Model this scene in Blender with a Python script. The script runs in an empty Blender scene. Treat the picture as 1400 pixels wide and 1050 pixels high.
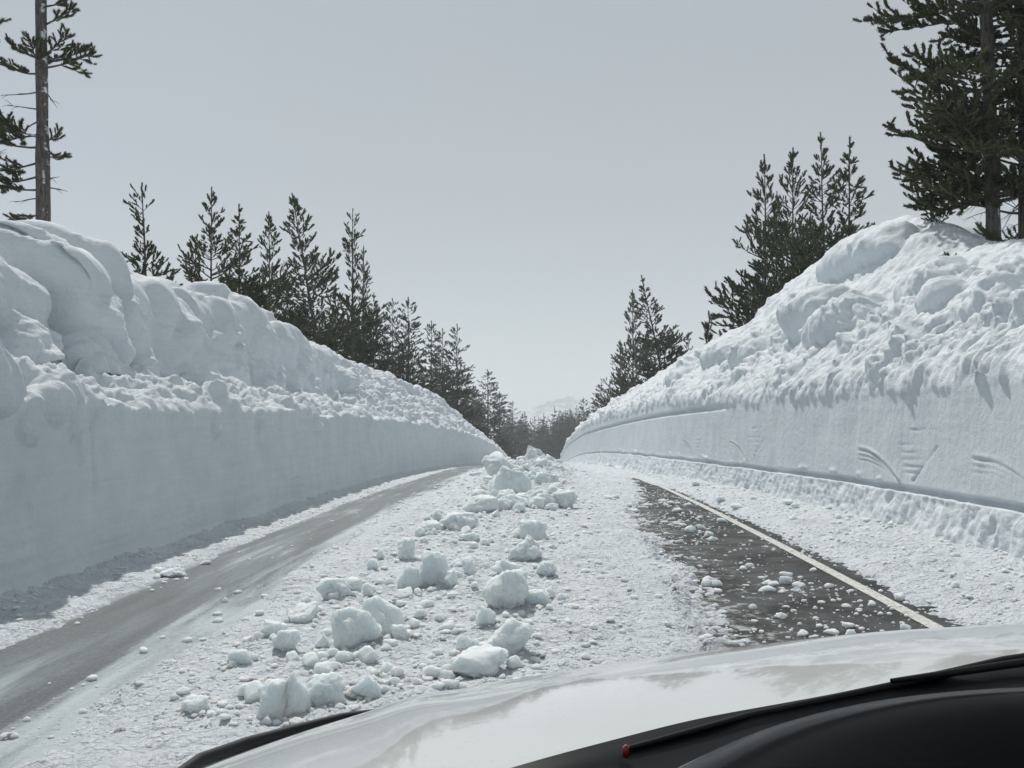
import bpy, bmesh, math, random
import numpy as np
from mathutils import Vector, Matrix
R = math.radians
sc = bpy.context.scene
COL = sc.collection
rnd = random.Random(11)

# ------------------------------------------------------------------ camera, sky, sun, exposure
EYE = 1.6
cam = bpy.data.cameras.new('camera'); co = bpy.data.objects.new('camera', cam); COL.objects.link(co)
co.location = (0, 0, EYE); co.rotation_euler = (R(90), 0, 0)
cam.sensor_width = 36; cam.lens = 36; cam.shift_x = -0.030; cam.shift_y = 0.0279
cam.clip_start = 0.05; cam.clip_end = 20000
sc.camera = co

SUN_EL, SUN_AZ = 50, -18           # azimuth: degrees from +Y towards +X
world = bpy.data.worlds.new('World'); sc.world = world; world.use_nodes = True
nt = world.node_tree; nt.nodes.clear()
wo = nt.nodes.new('ShaderNodeOutputWorld'); bg = nt.nodes.new('ShaderNodeBackground')
sky = nt.nodes.new('ShaderNodeTexSky'); sky.sky_type = 'NISHITA'; sky.sun_disc = False
sky.sun_elevation = R(SUN_EL); sky.sun_rotation = R(SUN_AZ)
sky.altitude = 2000; sky.air_density = 1.0; sky.dust_density = 3.0; sky.ozone_density = 1.0
# thin high cloud veil over the whole sky
tc = nt.nodes.new('ShaderNodeTexCoord'); nz = nt.nodes.new('ShaderNodeTexNoise')
nz.inputs['Scale'].default_value = 1.3; nz.inputs['Detail'].default_value = 4
mp = nt.nodes.new('ShaderNodeMapping'); mp.inputs['Scale'].default_value = (1, 1, 2.5)
rr = nt.nodes.new('ShaderNodeMapRange'); rr.inputs['From Min'].default_value = .3; rr.inputs['From Max'].default_value = .7
rr.inputs['To Min'].default_value = .66; rr.inputs['To Max'].default_value = .84
mx = nt.nodes.new('ShaderNodeMix'); mx.data_type = 'RGBA'
nt.links.new(tc.outputs['Generated'], mp.inputs['Vector']); nt.links.new(mp.outputs[0], nz.inputs['Vector'])
nt.links.new(nz.outputs['Fac'], rr.inputs['Value']); nt.links.new(rr.outputs[0], mx.inputs['Factor'])
nt.links.new(sky.outputs[0], mx.inputs[6]); mx.inputs[7].default_value = (4.2, 4.4, 4.3, 1)
nt.links.new(mx.outputs[2], bg.inputs['Color']); bg.inputs['Strength'].default_value = 0.105
nt.links.new(bg.outputs[0], wo.inputs[0])

sl = bpy.data.lights.new('sun', 'SUN'); so = bpy.data.objects.new('sun', sl); COL.objects.link(so)
sl.energy = 3.6; sl.angle = R(1.2); sl.color = (1.0, .965, .91)
sdir = Vector((math.sin(R(SUN_AZ))*math.cos(R(SUN_EL)), math.cos(R(SUN_AZ))*math.cos(R(SUN_EL)), math.sin(R(SUN_EL))))
so.rotation_euler = sdir.to_track_quat('Z', 'Y').to_euler()

vs = sc.view_settings
vs.view_transform = 'Standard'; vs.look = 'None'; vs.exposure = 0.0; vs.gamma = 1; vs.use_curve_mapping = False
sc.cycles.volume_bounces = 1
sc.cycles.max_bounces = 8

# ------------------------------------------------------------------ numpy noise
def _h(ix, iy, iz, s):
    h = (ix.astype(np.int64)*374761393 + iy.astype(np.int64)*668265263 + iz.astype(np.int64)*2147483647*3 + s*974634777) & 0xffffffff
    h = ((h ^ (h >> 13))*1274126177) & 0xffffffff
    h = ((h ^ (h >> 16))*2246822519) & 0xffffffff
    return (h ^ (h >> 15)) & 0xffffffff
def noise(p, s=0):
    p = np.asarray(p, float); i = np.floor(p).astype(np.int64); f = p - i
    u = f*f*f*(f*(f*6-15)+10); out = 0
    for dx in (0, 1):
        for dy in (0, 1):
            for dz in (0, 1):
                h = _h(i[..., 0]+dx, i[..., 1]+dy, i[..., 2]+dz, s)
                g = ((h & 1023)/511.5-1)*(f[..., 0]-dx) + (((h >> 10) & 1023)/511.5-1)*(f[..., 1]-dy) + (((h >> 20) & 1023)/511.5-1)*(f[..., 2]-dz)
                w = (u[..., 0] if dx else 1-u[..., 0])*(u[..., 1] if dy else 1-u[..., 1])*(u[..., 2] if dz else 1-u[..., 2])
                out = out + g*w
    return out*1.25
def fbm(p, o=4, s=0, gain=.5):
    a, t = 1.0, 0
    for k in range(o):
        t = t + a*noise(np.asarray(p)*(2.03**k), s+k*17); a *= gain
    return t
def worley(p, s=0):
    p = np.asarray(p, float); i = np.floor(p).astype(np.int64); f = p - i
    F1 = np.full(p.shape[:-1], 9.0); F2 = F1.copy()
    for dx in (-1, 0, 1):
        for dy in (-1, 0, 1):
            for dz in (-1, 0, 1):
                h = _h(i[..., 0]+dx, i[..., 1]+dy, i[..., 2]+dz, s)
                d = (dx+(h & 1023)/1023-f[..., 0])**2 + (dy+((h >> 10) & 1023)/1023-f[..., 1])**2 + (dz+((h >> 20) & 1023)/1023-f[..., 2])**2
                F2 = np.minimum(F2, np.maximum(F1, d)); F1 = np.minimum(F1, d)
    return np.sqrt(F1), np.sqrt(F2)
def ss(x, a, b):
    t = np.clip((np.asarray(x, float)-a)/(b-a), 0, 1); return t*t*(3-2*t)
def st(*a): return np.stack(np.broadcast_arrays(*a), -1)

# ------------------------------------------------------------------ object helpers
def tag(o, label=None, cat=None, group=None, kind=None):
    for k, v in (('label', label), ('category', cat), ('group', group), ('kind', kind)):
        if v: o[k] = v
    return o
def link(o, parent=None):
    COL.objects.link(o)
    if parent: o.parent = parent
    return o
def empty(name, loc=(0, 0, 0), rz=0):
    o = bpy.data.objects.new(name, None); COL.objects.link(o)
    o.location = loc; o.rotation_euler = (0, 0, rz); o.empty_display_size = .2
    return o
def mesh_np(name, V, F, mat, smooth=True):
    """V (n,3), F (m,3 or 4) arrays"""
    V = np.asarray(V, np.float32); F = np.asarray(F, np.int32)
    me = bpy.data.meshes.new(name); k = F.shape[1]
    me.vertices.add(len(V)); me.vertices.foreach_set('co', V.ravel())
    me.loops.add(F.size); me.loops.foreach_set('vertex_index', F.ravel())
    me.polygons.add(len(F)); me.polygons.foreach_set('loop_start', np.arange(0, F.size, k, dtype=np.int32))
    me.polygons.foreach_set('use_smooth', np.full(len(F), smooth))
    me.update(calc_edges=True)
    if mat: me.materials.append(mat)
    return me
def grid_faces(n, m, flip=False):
    a = np.arange(n*m).reshape(n, m)
    q = np.stack([a[:-1, :-1], a[:-1, 1:], a[1:, 1:], a[1:, :-1]], -1).reshape(-1, 4)
    return q[:, ::-1] if flip else q
def bm_obj(name, bm, mat, parent=None, smooth=False):
    me = bpy.data.meshes.new(name)
    bmesh.ops.recalc_face_normals(bm, faces=bm.faces)
    bm.to_mesh(me); bm.free(); me.materials.append(mat)
    if smooth:
        for p in me.polygons: p.use_smooth = True
    return link(bpy.data.objects.new(name, me), parent)
def tube_arrays(pts, rads, n=7):
    pts = np.asarray(pts, float); V = []; F = []
    for i, p in enumerate(pts):
        t = pts[min(i+1, len(pts)-1)] - pts[max(i-1, 0)]; t /= (np.linalg.norm(t)+1e-9)
        a = np.cross(t, (0, 0, 1)) if abs(t[2]) < .9 else np.cross(t, (0, 1, 0)); a /= np.linalg.norm(a)
        b = np.cross(t, a)
        for k in range(n):
            w = 2*math.pi*k/n; V.append(p + rads[i]*(a*math.cos(w)+b*math.sin(w)))
    for i in range(len(pts)-1):
        for k in range(n):
            F.append((i*n+k, i*n+(k+1) % n, (i+1)*n+(k+1) % n, (i+1)*n+k))
    return np.array(V), np.array(F)

# ------------------------------------------------------------------ materials
def mat(name):
    m = bpy.data.materials.new(name); m.use_nodes = True
    b = m.node_tree.nodes['Principled BSDF']; return m, m.node_tree, b
def N(t, k, **kw):
    n = t.nodes.new(k)
    for a, v in kw.items(): setattr(n, a, v)
    return n
def noise_n(t, vec, scale, detail=4, rough=.55, dist=0):
    n = N(t, 'ShaderNodeTexNoise'); n.inputs['Scale'].default_value = scale; n.inputs['Detail'].default_value = detail
    n.inputs['Roughness'].default_value = rough; n.inputs['Distortion'].default_value = dist
    t.links.new(vec, n.inputs['Vector']); return n.outputs['Fac']
def ramp(t, fac, stops):
    r = N(t, 'ShaderNodeValToRGB'); e = r.color_ramp.elements
    while len(e) < len(stops): e.new(.5)
    for q, (p, c) in zip(e, stops): q.position = p; q.color = (*c, 1) if len(c) == 3 else c
    t.links.new(fac, r.inputs['Fac']); return r.outputs['Color']
def mixc(t, fac, a, b, mode='MIX'):
    m = N(t, 'ShaderNodeMix', data_type='RGBA', blend_type=mode)
    for s, v in ((m.inputs[0], fac), (m.inputs[6], a), (m.inputs[7], b)):
        if hasattr(v, 'links') or hasattr(v, 'is_linked'): t.links.new(v, s)
        else: s.default_value = v if isinstance(v, float) else (*v, 1)
    return m.outputs[2]
def math_n(t, op, a, b=None, c=None):
    m = N(t, 'ShaderNodeMath', operation=op)
    for i, v in enumerate((a, b, c)):
        if v is None: continue
        if hasattr(v, 'is_linked'): t.links.new(v, m.inputs[i])
        else: m.inputs[i].default_value = v
    return m.outputs[0]
def bump(t, height, dist, strength=1, normal=None):
    b = N(t, 'ShaderNodeBump'); b.inputs['Distance'].default_value = dist; b.inputs['Strength'].default_value = strength
    t.links.new(height, b.inputs['Height'])
    if normal is not None: t.links.new(normal, b.inputs['Normal'])
    return b.outputs[0]

def snow_mat(name, c0=(.61, .66, .70), c1=(.70, .748, .788), grain=.012, dirt=0.0, streak=False, coords='world', popcorn=False, sss=0, rough_k=1.0):
    m, t, b = mat(name)
    if coords == 'world': pos = N(t, 'ShaderNodeNewGeometry').outputs['Position']
    else: pos = N(t, 'ShaderNodeTexCoord').outputs['Object']
    col = ramp(t, noise_n(t, pos, 1.7, 5, .6), [(.3, c0), (.7, c1)])
    if dirt:
        f = ramp(t, noise_n(t, pos, .9, 6, .65), [(.52, (0, 0, 0)), (.72, (dirt,)*3)])
        col = mixc(t, f, col, (.50, .44, .38))
    fine = noise_n(t, pos, 55, 5, .7)
    mid = noise_n(t, pos, 11, 4, .6)
    n1 = bump(t, mid, .035*rough_k, .8)
    n2 = bump(t, fine, grain, 1, n1)
    if popcorn:
        wv = N(t, 'ShaderNodeVectorMath', operation='ADD'); t.links.new(pos, wv.inputs[0])
        wn_ = N(t, 'ShaderNodeTexNoise'); wn_.inputs['Scale'].default_value = 18; t.links.new(pos, wn_.inputs['Vector'])
        wsc = N(t, 'ShaderNodeVectorMath', operation='SCALE'); wsc.inputs['Scale'].default_value = .06; t.links.new(wn_.outputs['Color'], wsc.inputs[0]); t.links.new(wsc.outputs[0], wv.inputs[1])
        for sc_, dd in ((15, .033), (34, .015)):
            v = N(t, 'ShaderNodeTexVoronoi'); v.feature = 'SMOOTH_F1'; v.inputs['Scale'].default_value = sc_; v.inputs['Smoothness'].default_value = .25; t.links.new(wv.outputs[0], v.inputs['Vector'])
            inv = math_n(t, 'SUBTRACT', 1.0, v.outputs['Distance'])
            inv = math_n(t, 'MULTIPLY', inv, ramp(t, noise_n(t, pos, 2.3 if sc_ < 20 else 4, 3), [(.35, (.25,)*3), (.6, (1,)*3)]))
            n2 = bump(t, inv, dd, 1, n2)
    if streak:
        mpn = N(t, 'ShaderNodeMapping'); mpn.inputs['Scale'].default_value = (1, 1, .08); t.links.new(pos, mpn.inputs['Vector'])
        s1 = noise_n(t, mpn.outputs[0], 9, 5, .65)
        mp2 = N(t, 'ShaderNodeMapping'); mp2.inputs['Scale'].default_value = (.03, .03, 1); t.links.new(pos, mp2.inputs['Vector'])
        s2 = noise_n(t, mp2.outputs[0], 22, 4, .6)
        n2 = bump(t, s1, .016*rough_k, .5, n2); n2 = bump(t, s2, .004*rough_k**3, .4, n2)
        col = mixc(t, ramp(t, s2, [(.4, (0, 0, 0)), (.65, (.3*rough_k**2,)*3)]), col, (.58, .625, .65))
    t.links.new(col, b.inputs['Base Color']); t.links.new(n2, b.inputs['Normal'])
    b.inputs['Roughness'].default_value = .75; b.inputs['Specular IOR Level'].default_value = .25
    if sss:
        b.inputs['Subsurface Weight'].default_value = .75; b.inputs['Subsurface Scale'].default_value = sss
        b.inputs['Subsurface Radius'].default_value = (.75, .92, 1.0)
    return m
M_SNOWL = snow_mat('snow_bank_left', streak=True)
M_SNOWR = snow_mat('snow_bank_right', streak=True, rough_k=.6, grain=.009)
M_SNOWG = snow_mat('snow_ground')
M_SNOWROAD = snow_mat('snow_road', grain=.02, dirt=.28, popcorn=True)
M_CHUNK = snow_mat('snow_chunk', c0=(.68, .73, .75), c1=(.78, .82, .83), grain=.010, dirt=.10, sss=.10)

def asphalt():
    m, t, b = mat('asphalt'); pos = N(t, 'ShaderNodeNewGeometry').outputs['Position']
    sep = N(t, 'ShaderNodeSeparateXYZ'); t.links.new(pos, sep.inputs[0])
    grit = noise_n(t, pos, 85, 4, .85)
    base = ramp(t, grit, [(.32, (.010, .011, .012)), (.5, (.026, .028, .029)), (.64, (.08, .085, .085)), (.74, (.30, .31, .31))])
    base = mixc(t, ramp(t, noise_n(t, pos, 2.2, 5, .6), [(.45, (0, 0, 0)), (.7, (.4, .4, .4))]), base, (.07, .072, .072))
    # thin frozen slush in the wheel track, streaked along the road
    mpn = N(t, 'ShaderNodeMapping'); mpn.inputs['Scale'].default_value = (1, .09, 1); t.links.new(pos, mpn.inputs['Vector'])
    stv = noise_n(t, mpn.outputs[0], 3.2, 7, .62, .3)
    ice = ramp(t, stv, [(.36, (.064, .079, .086)), (.47, (.104, .127, .135)), (.56, (.172, .206, .216)), (.68, (.36, .41, .43))])
    ice = mixc(t, ramp(t, noise_n(t, pos, 60, 4, .7), [(.4, (0, 0, 0)), (.75, (.5, .5, .5))]), ice, (.30, .32, .33))
    # frost and thin dusting that fades in towards the edges of the track
    ed = math_n(t, 'ABSOLUTE', math_n(t, 'ADD', sep.outputs['X'], 3.22))
    edn = math_n(t, 'ADD', ed, math_n(t, 'MULTIPLY', math_n(t, 'SUBTRACT', stv, .5), 1.6))
    edn = math_n(t, 'ADD', edn, math_n(t, 'MULTIPLY', math_n(t, 'SUBTRACT', noise_n(t, pos, 30, 5, .75), .5), .5))
    ice = mixc(t, ramp(t, edn, [(.36, (0, 0, 0)), (.78, (.85, .85, .85))]), ice, (.50, .56, .585))
    dn = math_n(t, 'ADD', noise_n(t, pos, 7, 7, .75), math_n(t, 'MULTIPLY', math_n(t, 'SUBTRACT', 1.8, sep.outputs['X']), .14))
    base = mixc(t, ramp(t, dn, [(.54, (0, 0, 0)), (.66, (.75, .75, .75))]), base, (.55, .58, .58))
    lane = math_n(t, 'LESS_THAN', sep.outputs['X'], -1.2)
    col = mixc(t, lane, base, ice)
    t.links.new(col, b.inputs['Base Color'])
    rg = mixc(t, lane, ramp(t, noise_n(t, pos, 1.5, 4), [(.4, (.35,)*3), (.6, (.8,)*3)]), ramp(t, stv, [(.3, (.33,)*3), (.6, (.7,)*3)]))
    t.links.new(rg, b.inputs['Roughness'])
    n = bump(t, grit, .006, .8); n = bump(t, noise_n(t, pos, 14, 5, .7), .02, .8, n); n = bump(t, stv, .02, .7, n)
    t.links.new(n, b.inputs['Normal']); b.inputs['Specular IOR Level'].default_value = .16
    return m
M_ASPH = asphalt()
def paint_line():
    m, t, b = mat('worn_paint'); pos = N(t, 'ShaderNodeNewGeometry').outputs['Position']
    f = ramp(t, noise_n(t, pos, 26, 6, .75), [(.36, (.12, .12, .115)), (.47, (.52, .52, .50)), (.7, (.66, .66, .63))])
    t.links.new(f, b.inputs['Base Color']); b.inputs['Roughness'].default_value = .7
    t.links.new(bump(t, noise_n(t, pos, 120, 3), .004), b.inputs['Normal']); return m
M_LINE = paint_line()
def bark(name, c0, c1, snowy):
    m, t, b = mat(name); tcn = N(t, 'ShaderNodeTexCoord').outputs['Object']
    mpn = N(t, 'ShaderNodeMapping'); mpn.inputs['Scale'].default_value = (1, 1, .25); t.links.new(tcn, mpn.inputs['Vector'])
    f = noise_n(t, mpn.outputs[0], 26, 6, .7)
    col = ramp(t, f, [(.35, c0), (.65, c1)])
    if snowy:
        s = ramp(t, noise_n(t, tcn, 4.5, 5, .6), [(.56, (0, 0, 0)), (.62, (1, 1, 1))])
        g = N(t, 'ShaderNodeNewGeometry'); sp = N(t, 'ShaderNodeSeparateXYZ'); t.links.new(g.outputs['Normal'], sp.inputs[0])
        side = ramp(t, sp.outputs['X'], [(.25, (0, 0, 0)), (.6, (1, 1, 1))])
        sm = mixc(t, 1.0, s, side, 'MULTIPLY')
        col = mixc(t, sm, col, (.62, .65, .67))
    t.links.new(col, b.inputs['Base Color']); b.inputs['Roughness'].default_value = .9
    t.links.new(bump(t, f, .02, .9), b.inputs['Normal']); return m
M_BARK = bark('pine_bark', (.028, .024, .021), (.115, .10, .09), False)
M_BARKS = bark('pine_bark_snowy', (.03, .026, .024), (.14, .125, .115), True)
def needles(name, c0, c1):
    m, t, b = mat(name); pos = N(t, 'ShaderNodeNewGeometry').outputs['Position']
    oi = N(t, 'ShaderNodeObjectInfo').outputs['Random']
    col = ramp(t, noise_n(t, pos, 2.6, 3, .6), [(.32, c0), (.68, c1)])
    col = mixc(t, math_n(t, 'MULTIPLY', oi, .5), col, (.045, .052, .026))
    t.links.new(col, b.inputs['Base Color']); b.inputs['Roughness'].default_value = .6; b.inputs['Specular IOR Level'].default_value = .3
    return m
M_NEEDLE = needles('pine_needles', (.022, .034, .016), (.070, .085, .036))
M_NEEDLE_NEAR = needles('pine_needles_near', (.020, .030, .013), (.075, .082, .032))
M_FIR = needles('fir_needles', (.020, .034, .024), (.050, .066, .044))
def plain(name, c, rough=.5, metal=0, coat=0, spec=.5):
    m, t, b = mat(name); b.inputs['Base Color'].default_value = (*c, 1); b.inputs['Roughness'].default_value = rough
    b.inputs['Metallic'].default_value = metal; b.inputs['Coat Weight'].default_value = coat; b.inputs['Coat Roughness'].default_value = .04
    b.inputs['Specular IOR Level'].default_value = spec
    return m
def car_paint():
    m, t, b = mat('white_car_paint'); tcn = N(t, 'ShaderNodeTexCoord').outputs['Object']
    # film of dried road spray on the paint
    d = noise_n(t, tcn, 3.0, 6, .65); f = noise_n(t, tcn, 140, 3, .7)
    col = mixc(t, ramp(t, d, [(.4, (0, 0, 0)), (.75, (.5, .5, .5))]), (.60, .62, .62), (.50, .515, .50))
    col = mixc(t, ramp(t, f, [(.62, (0, 0, 0)), (.72, (.5, .5, .5))]), col, (.40, .39, .36))
    t.links.new(col, b.inputs['Base Color'])
    t.links.new(ramp(t, d, [(.35, (.08,)*3), (.7, (.20,)*3)]), b.inputs['Roughness'])
    b.inputs['Coat Weight'].default_value = .8; b.inputs['Coat Roughness'].default_value = .03
    t.links.new(bump(t, noise_n(t, tcn, 2.0, 2), .004, .5), b.inputs['Coat Normal'])
    return m
M_PAINT = car_paint()
def black_vinyl():
    m, t, b = mat('black_vinyl'); tcn = N(t, 'ShaderNodeTexCoord').outputs['Object']
    b.inputs['Base Color'].default_value = (.002, .002, .0025, 1); b.inputs['Roughness'].default_value = .22
    b.inputs['Specular IOR Level'].default_value = .12
    t.links.new(bump(t, noise_n(t, tcn, 700, 2, .5), .0002, .3), b.inputs['Normal']); return m
M_VINYL = black_vinyl()
M_RUBBER = plain('black_rubber', (.006, .006, .007), .5, spec=.2)
M_PLASTIC = plain('dark_plastic', (.010, .011, .013), .4, spec=.2)
M_RED = plain('red_plastic', (.22, .015, .018), .5)
M_LINER = plain('grey_headliner', (.05, .05, .05), .9)
M_CHROME = plain('dull_metal', (.35, .35, .36), .35, 1)
M_LENS = plain('lamp_lens', (.5, .52, .54), .08, .3, 1)

# ------------------------------------------------------------------ the lie of the land
def zroad(d):
    d = np.asarray(d, float); k = .00045
    a = -k*np.clip(d-2.5, 0, 107.5)**2
    e = np.clip(d-110, 0, None)
    return a - .0968*250*(1-np.exp(-e/250.0))
def zr1(d): return float(zroad(d))
def ground_pt(px, py):
    """point of the road surface seen at photograph pixel px,py (1400 wide)"""
    dep = (py-564)/1400.0; lo, hi = 1.5, 59.0
    for _ in range(60):
        mid = (lo+hi)/2
        if (EYE-zr1(mid))/mid > dep: lo = mid
        else: hi = mid
    return ((px-742)/1400*lo, lo)
def side_tab(xr, pts):
    """ridge heights (distance, z) from the skyline of the photograph with the ridge line xr(d) metres aside"""
    out = []
    for px, py in pts:
        d = 20.0
        for _ in range(30): d = abs(xr(d)*1400/(px-742))
        out.append((d, EYE+(564-py)/1400*d))
    return out
L_foot = lambda d: np.interp(d, [0, 30, 60, 100, 170], [4.46, 4.46, 3.9, 3.6, 3.4])
L_ridge = lambda d: np.interp(d, [0, 50, 80, 115, 170], [7.0, 7.0, 6.2, 5.5, 5.0])
R_foot = lambda d: np.interp(d, [0, 10, 15, 22, 30, 45, 60, 90, 170], [4.75, 4.65, 4.5, 3.95, 3.5, 2.95, 2.3, 1.9, 1.9])
R_ridge = lambda d: np.interp(d, [0, 32, 40, 51, 71, 113, 170], [8, 8, 7.2, 6.5, 6.0, 5.3, 4.6])
LT = side_tab(L_ridge, [(0, 326), (25, 314), (60, 324), (100, 347), (150, 374), (200, 387), (235, 392), (260, 402), (280, 394), (310, 402), (350, 430),
                        (400, 462), (450, 484), (500, 502), (540, 517), (570, 531), (590, 538), (610, 556), (625, 574), (650, 590), (672, 604), (688, 622), (699, 636)])
RT = side_tab(R_ridge, [(1347, 333), (1302, 306), (1265, 296), (1230, 297), (1190, 312), (1150, 340), (1110, 366), (1081, 405), (1053, 430), (1000, 456), (960, 480),
                        (920, 506), (890, 525), (860, 546), (830, 568), (810, 590), (796, 608), (782, 626), (770, 640)])
LTd, LTz = zip(*sorted(LT)); RTd, RTz = zip(*sorted(RT))
def L_rz(d): return np.where(d < LTd[0], LTz[0]-.06*(LTd[0]-d).clip(0, 6), np.interp(d, LTd, LTz)) 
def R_rz(d): return np.where(d < RTd[0], np.interp(d, [0, 8, 14, RTd[0]], [3.9, 3.9, 4.1, RTz[0]]), np.interp(d, RTd, RTz))
def snowpack(x, d):
    """height of the open snow beyond the banks"""
    x = np.asarray(x, float); d = np.asarray(d, float)
    far = ss(np.abs(x), 30, 200)*4
    base = zroad(d) + 3.3 + far + .5*noise(st(x*.07, d*.07, 0*x), 5) 
    base = base + 6*ss(d, 300, 900)*0
    return base

def rows(a, near, far, k):
    r = [a]
    while r[-1] < far:
        d = r[-1]; r.append(d + (.30 if d < near-1 else .08 if d < near else k*d if d < 58 else .009*d))
    return np.array(r)

def profile_surface(ds, ctrl, cols, outsign):
    """ctrl: list of (o(d), z(d)) arrays; cols: columns per segment. returns P (n,m,3) smooth surface"""
    n = len(ds); segs = []
    O = np.stack([c[0]*np.ones(n) for c in ctrl], 1); Z = np.stack([c[1]*np.ones(n) for c in ctrl], 1)
    os_, zs = [], []
    for i, c in enumerate(cols):
        t = np.linspace(0, 1, c, endpoint=(i == len(cols)-1))
        os_.append(O[:, i:i+1]*(1-t)+O[:, i+1:i+2]*t); zs.append(Z[:, i:i+1]*(1-t)+Z[:, i+1:i+2]*t)
    o = np.concatenate(os_, 1); z = np.concatenate(zs, 1)
    kern = np.hanning(13); kern /= kern.sum()
    def sm(a):
        p = np.pad(a, ((0, 0), (6, 6)), mode='edge'); return np.apply_along_axis(lambda r: np.convolve(r, kern, 'valid'), 1, p)
    o = sm(o); z = sm(z)
    return np.stack([outsign*o, np.repeat(ds[:, None], o.shape[1], 1), z], -1), o
def normals(P, sgn):
    a = np.gradient(P, axis=0); b = np.gradient(P, axis=1)
    n = np.cross(a, b)*sgn; return n/np.linalg.norm(n, axis=-1, keepdims=True).clip(1e-9)
def zone(cols, w):
    """per-column weights: w = value at the control points"""
    out = []
    for i, c in enumerate(cols):
        t = np.linspace(0, 1, c, endpoint=(i == len(cols)-1)); out.append(w[i]*(1-t)+w[i+1]*t)
    return np.concatenate(out)[None, :]
def crumble(q, a, s, sc_=1.0):
    f1, f2 = worley(q/(.42*sc_), s); g1, _ = worley(q/(.17*sc_), s+3); k1, _ = worley(q/(.075*sc_), s+5)
    return a*((.75-f1)*.55 + (.7-g1)*.28 + (.7-k1)*.12 + .5*fbm(q*1.1, 3, s+9))

# ---- left bank
ds = rows(-22, 6.5, 165, .0031); zr = zroad(ds)
lipz = 1.82 + .16*noise(st(ds*.35, ds*0, ds*0), 3) + .10*noise(st(ds*1.1, ds*0, ds*0), 4)
lf = L_foot(ds); lr = L_ridge(ds); lrz = np.maximum(L_rz(ds), zr+2.6)
lobes = np.array([-30, -24, -19, -14, -10, -6, -2, 2, 5.5, 8.3, 10.8, 12.35, 13.75, 14.7, 17.6, 19.8, 22.6, 26.4, 31.5, 37, 45, 54, 66, 80, 96, 115, 140, 170])
def lobe_fn(d):
    i = np.clip(np.searchsorted(lobes, d)-1, 0, len(lobes)-2)
    u = (d-lobes[i])/(lobes[i+1]-lobes[i]); amp = .55 + .45*((i*7919 % 10)/10)
    return amp*np.sqrt(np.clip(1-((u-.58)/.66)**2, 0, 1))*np.clip((1-u)/.16, 0, 1)**.5*np.clip(u/.08, 0, 1)**.5, i
hgt = lrz-zr
colsL = [10, 88, 16, 70, 72, 26, 36, 14]
ctrlL = [(lf-.04, zr-.35), (lf-.02, zr-.02), (lf+.04, zr+lipz-.12), (lf+.26, zr+lipz+.03),
         (np.minimum(lf+1.45, lr-.75), zr+lipz+.36+.22*noise(st(ds*.55, ds*0, ds*0), 50)+.10*noise(st(ds*1.7, ds*0, ds*0), 51)), (lr-.62, lrz-.42), (lr, lrz), (lr+3.5, zr+3.35), (lr+11, zr+3.0)]
wf_ = ss(ds, 25, 36)
c4, c5 = ctrlL[4], ctrlL[5]
ctrlL[4] = (c4[0]*(1-wf_)+(lf+(lr-lf)*.55)*wf_, c4[1]*(1-wf_)+(zr+lipz+(lrz-zr-lipz)*.50)*wf_)
ctrlL[5] = (c5[0]*(1-wf_)+(lf+(lr-lf)*.80)*wf_, c5[1]*(1-wf_)+(zr+lipz+(lrz-zr-lipz)*.80)*wf_)
P, o = profile_surface(ds, ctrlL, colsL, -1)
Nn = normals(P, -1)
if Nn[len(ds)//2, 50, 0] < 0: Nn = -Nn
D = P[..., 1]; Z = P[..., 2]; Zrel = Z - zr[:, None]
wall = zone(colsL, [0, 1, 1, 0, 0, 0, 0, 0, 0]); shelf = zone(colsL, [0, 0, .15, 1, .9, .0, 0, 0, 0])
blk = zone(colsL, [0, 0, 0, -.15, .75, 1, .8, .1, 0]); top = zone(colsL, [0, 0, 0, 0, .2, .7, 1, 1, .6])
lob, li = lobe_fn(D + .45*noise(st(D*.5, Z*.8, 0*D), 40) + .22*noise(st(D*1.6, Z*1.9, 0*D), 44) + .06*noise(st(D*5, Z*5, 0*D), 45) - .42*(1-((Zrel-2.9)/1.0)**2).clip(-1.5, 1)*(1+.04*(D-12)))
disp = wall*(.06*fbm(st(D*.35, Z*.6, 0*D), 3, 1) + .022*fbm(st(D*2.6, Z*.35, 0*D), 3, 2) + .014*fbm(st(D*.35, Z*9, 0*D), 3, 6))
disp -= wall*.05*ss(noise(st(D*4.2, Z*.55, 0*D), 13), .38, .62)*ss(noise(st(D*.6, Z*.9, 0*D), 14), .0, .3)     # drips and scrapes
for zc_, ph in ((.52, 0), (.92, 2), (.30, 4)):                                                                  # faint blade lines
    disp -= wall*.013*np.exp(-((Zrel-zc_-.05*noise(st(D*.5, 0*D+ph, 0*D), 16))/.013)**2)*ss(noise(st(D*.9, 0*D+ph, 0*D), 17), -.05, .25)
cr = np.abs(D-10.25-.1*noise(st(Z*3, 0*Z, 0*Z), 18)); disp -= wall*.05*np.exp(-(cr/.035)**2)*ss(Zrel, .75, .9)
rib = np.exp(-((Zrel-lipz[:, None])/.33)**2)
disp += wall*rib*(.20*np.clip(noise(st(D*2.6, Z*.9, 0*D), 8)+.1, -.1, 1) + .07*noise(st(D*7, Z*2.2, 0*D), 9) + .10*np.clip(noise(st(D*.9, Z*.5, 0*D), 10), 0, 1))
disp += wall*.05*np.clip(noise(st(D*1.7, Z*.5, 0*D), 12)-.25, 0, 1)*-1.4
disp += shelf*(crumble(P*np.array([1, 1, .8]), .22, 20, .55) + .30*fbm(P*np.array([.9, 1.1, .9]), 3, 21) + .10*noise(P*2.3, 28) + .03*fbm(P*9, 2, 26))
disp += blk*(lob*1.05-.42)*(1-.75*ss(D, 25, 36))
disp += (blk+.5*top)*ss(D, 24, 36)*crumble(P, .20, 27, .9)
wf1, wf2 = worley(P*np.array([.8, .75, .8])+.35*noise(P*1.1, 46)[..., None], 47)
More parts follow.
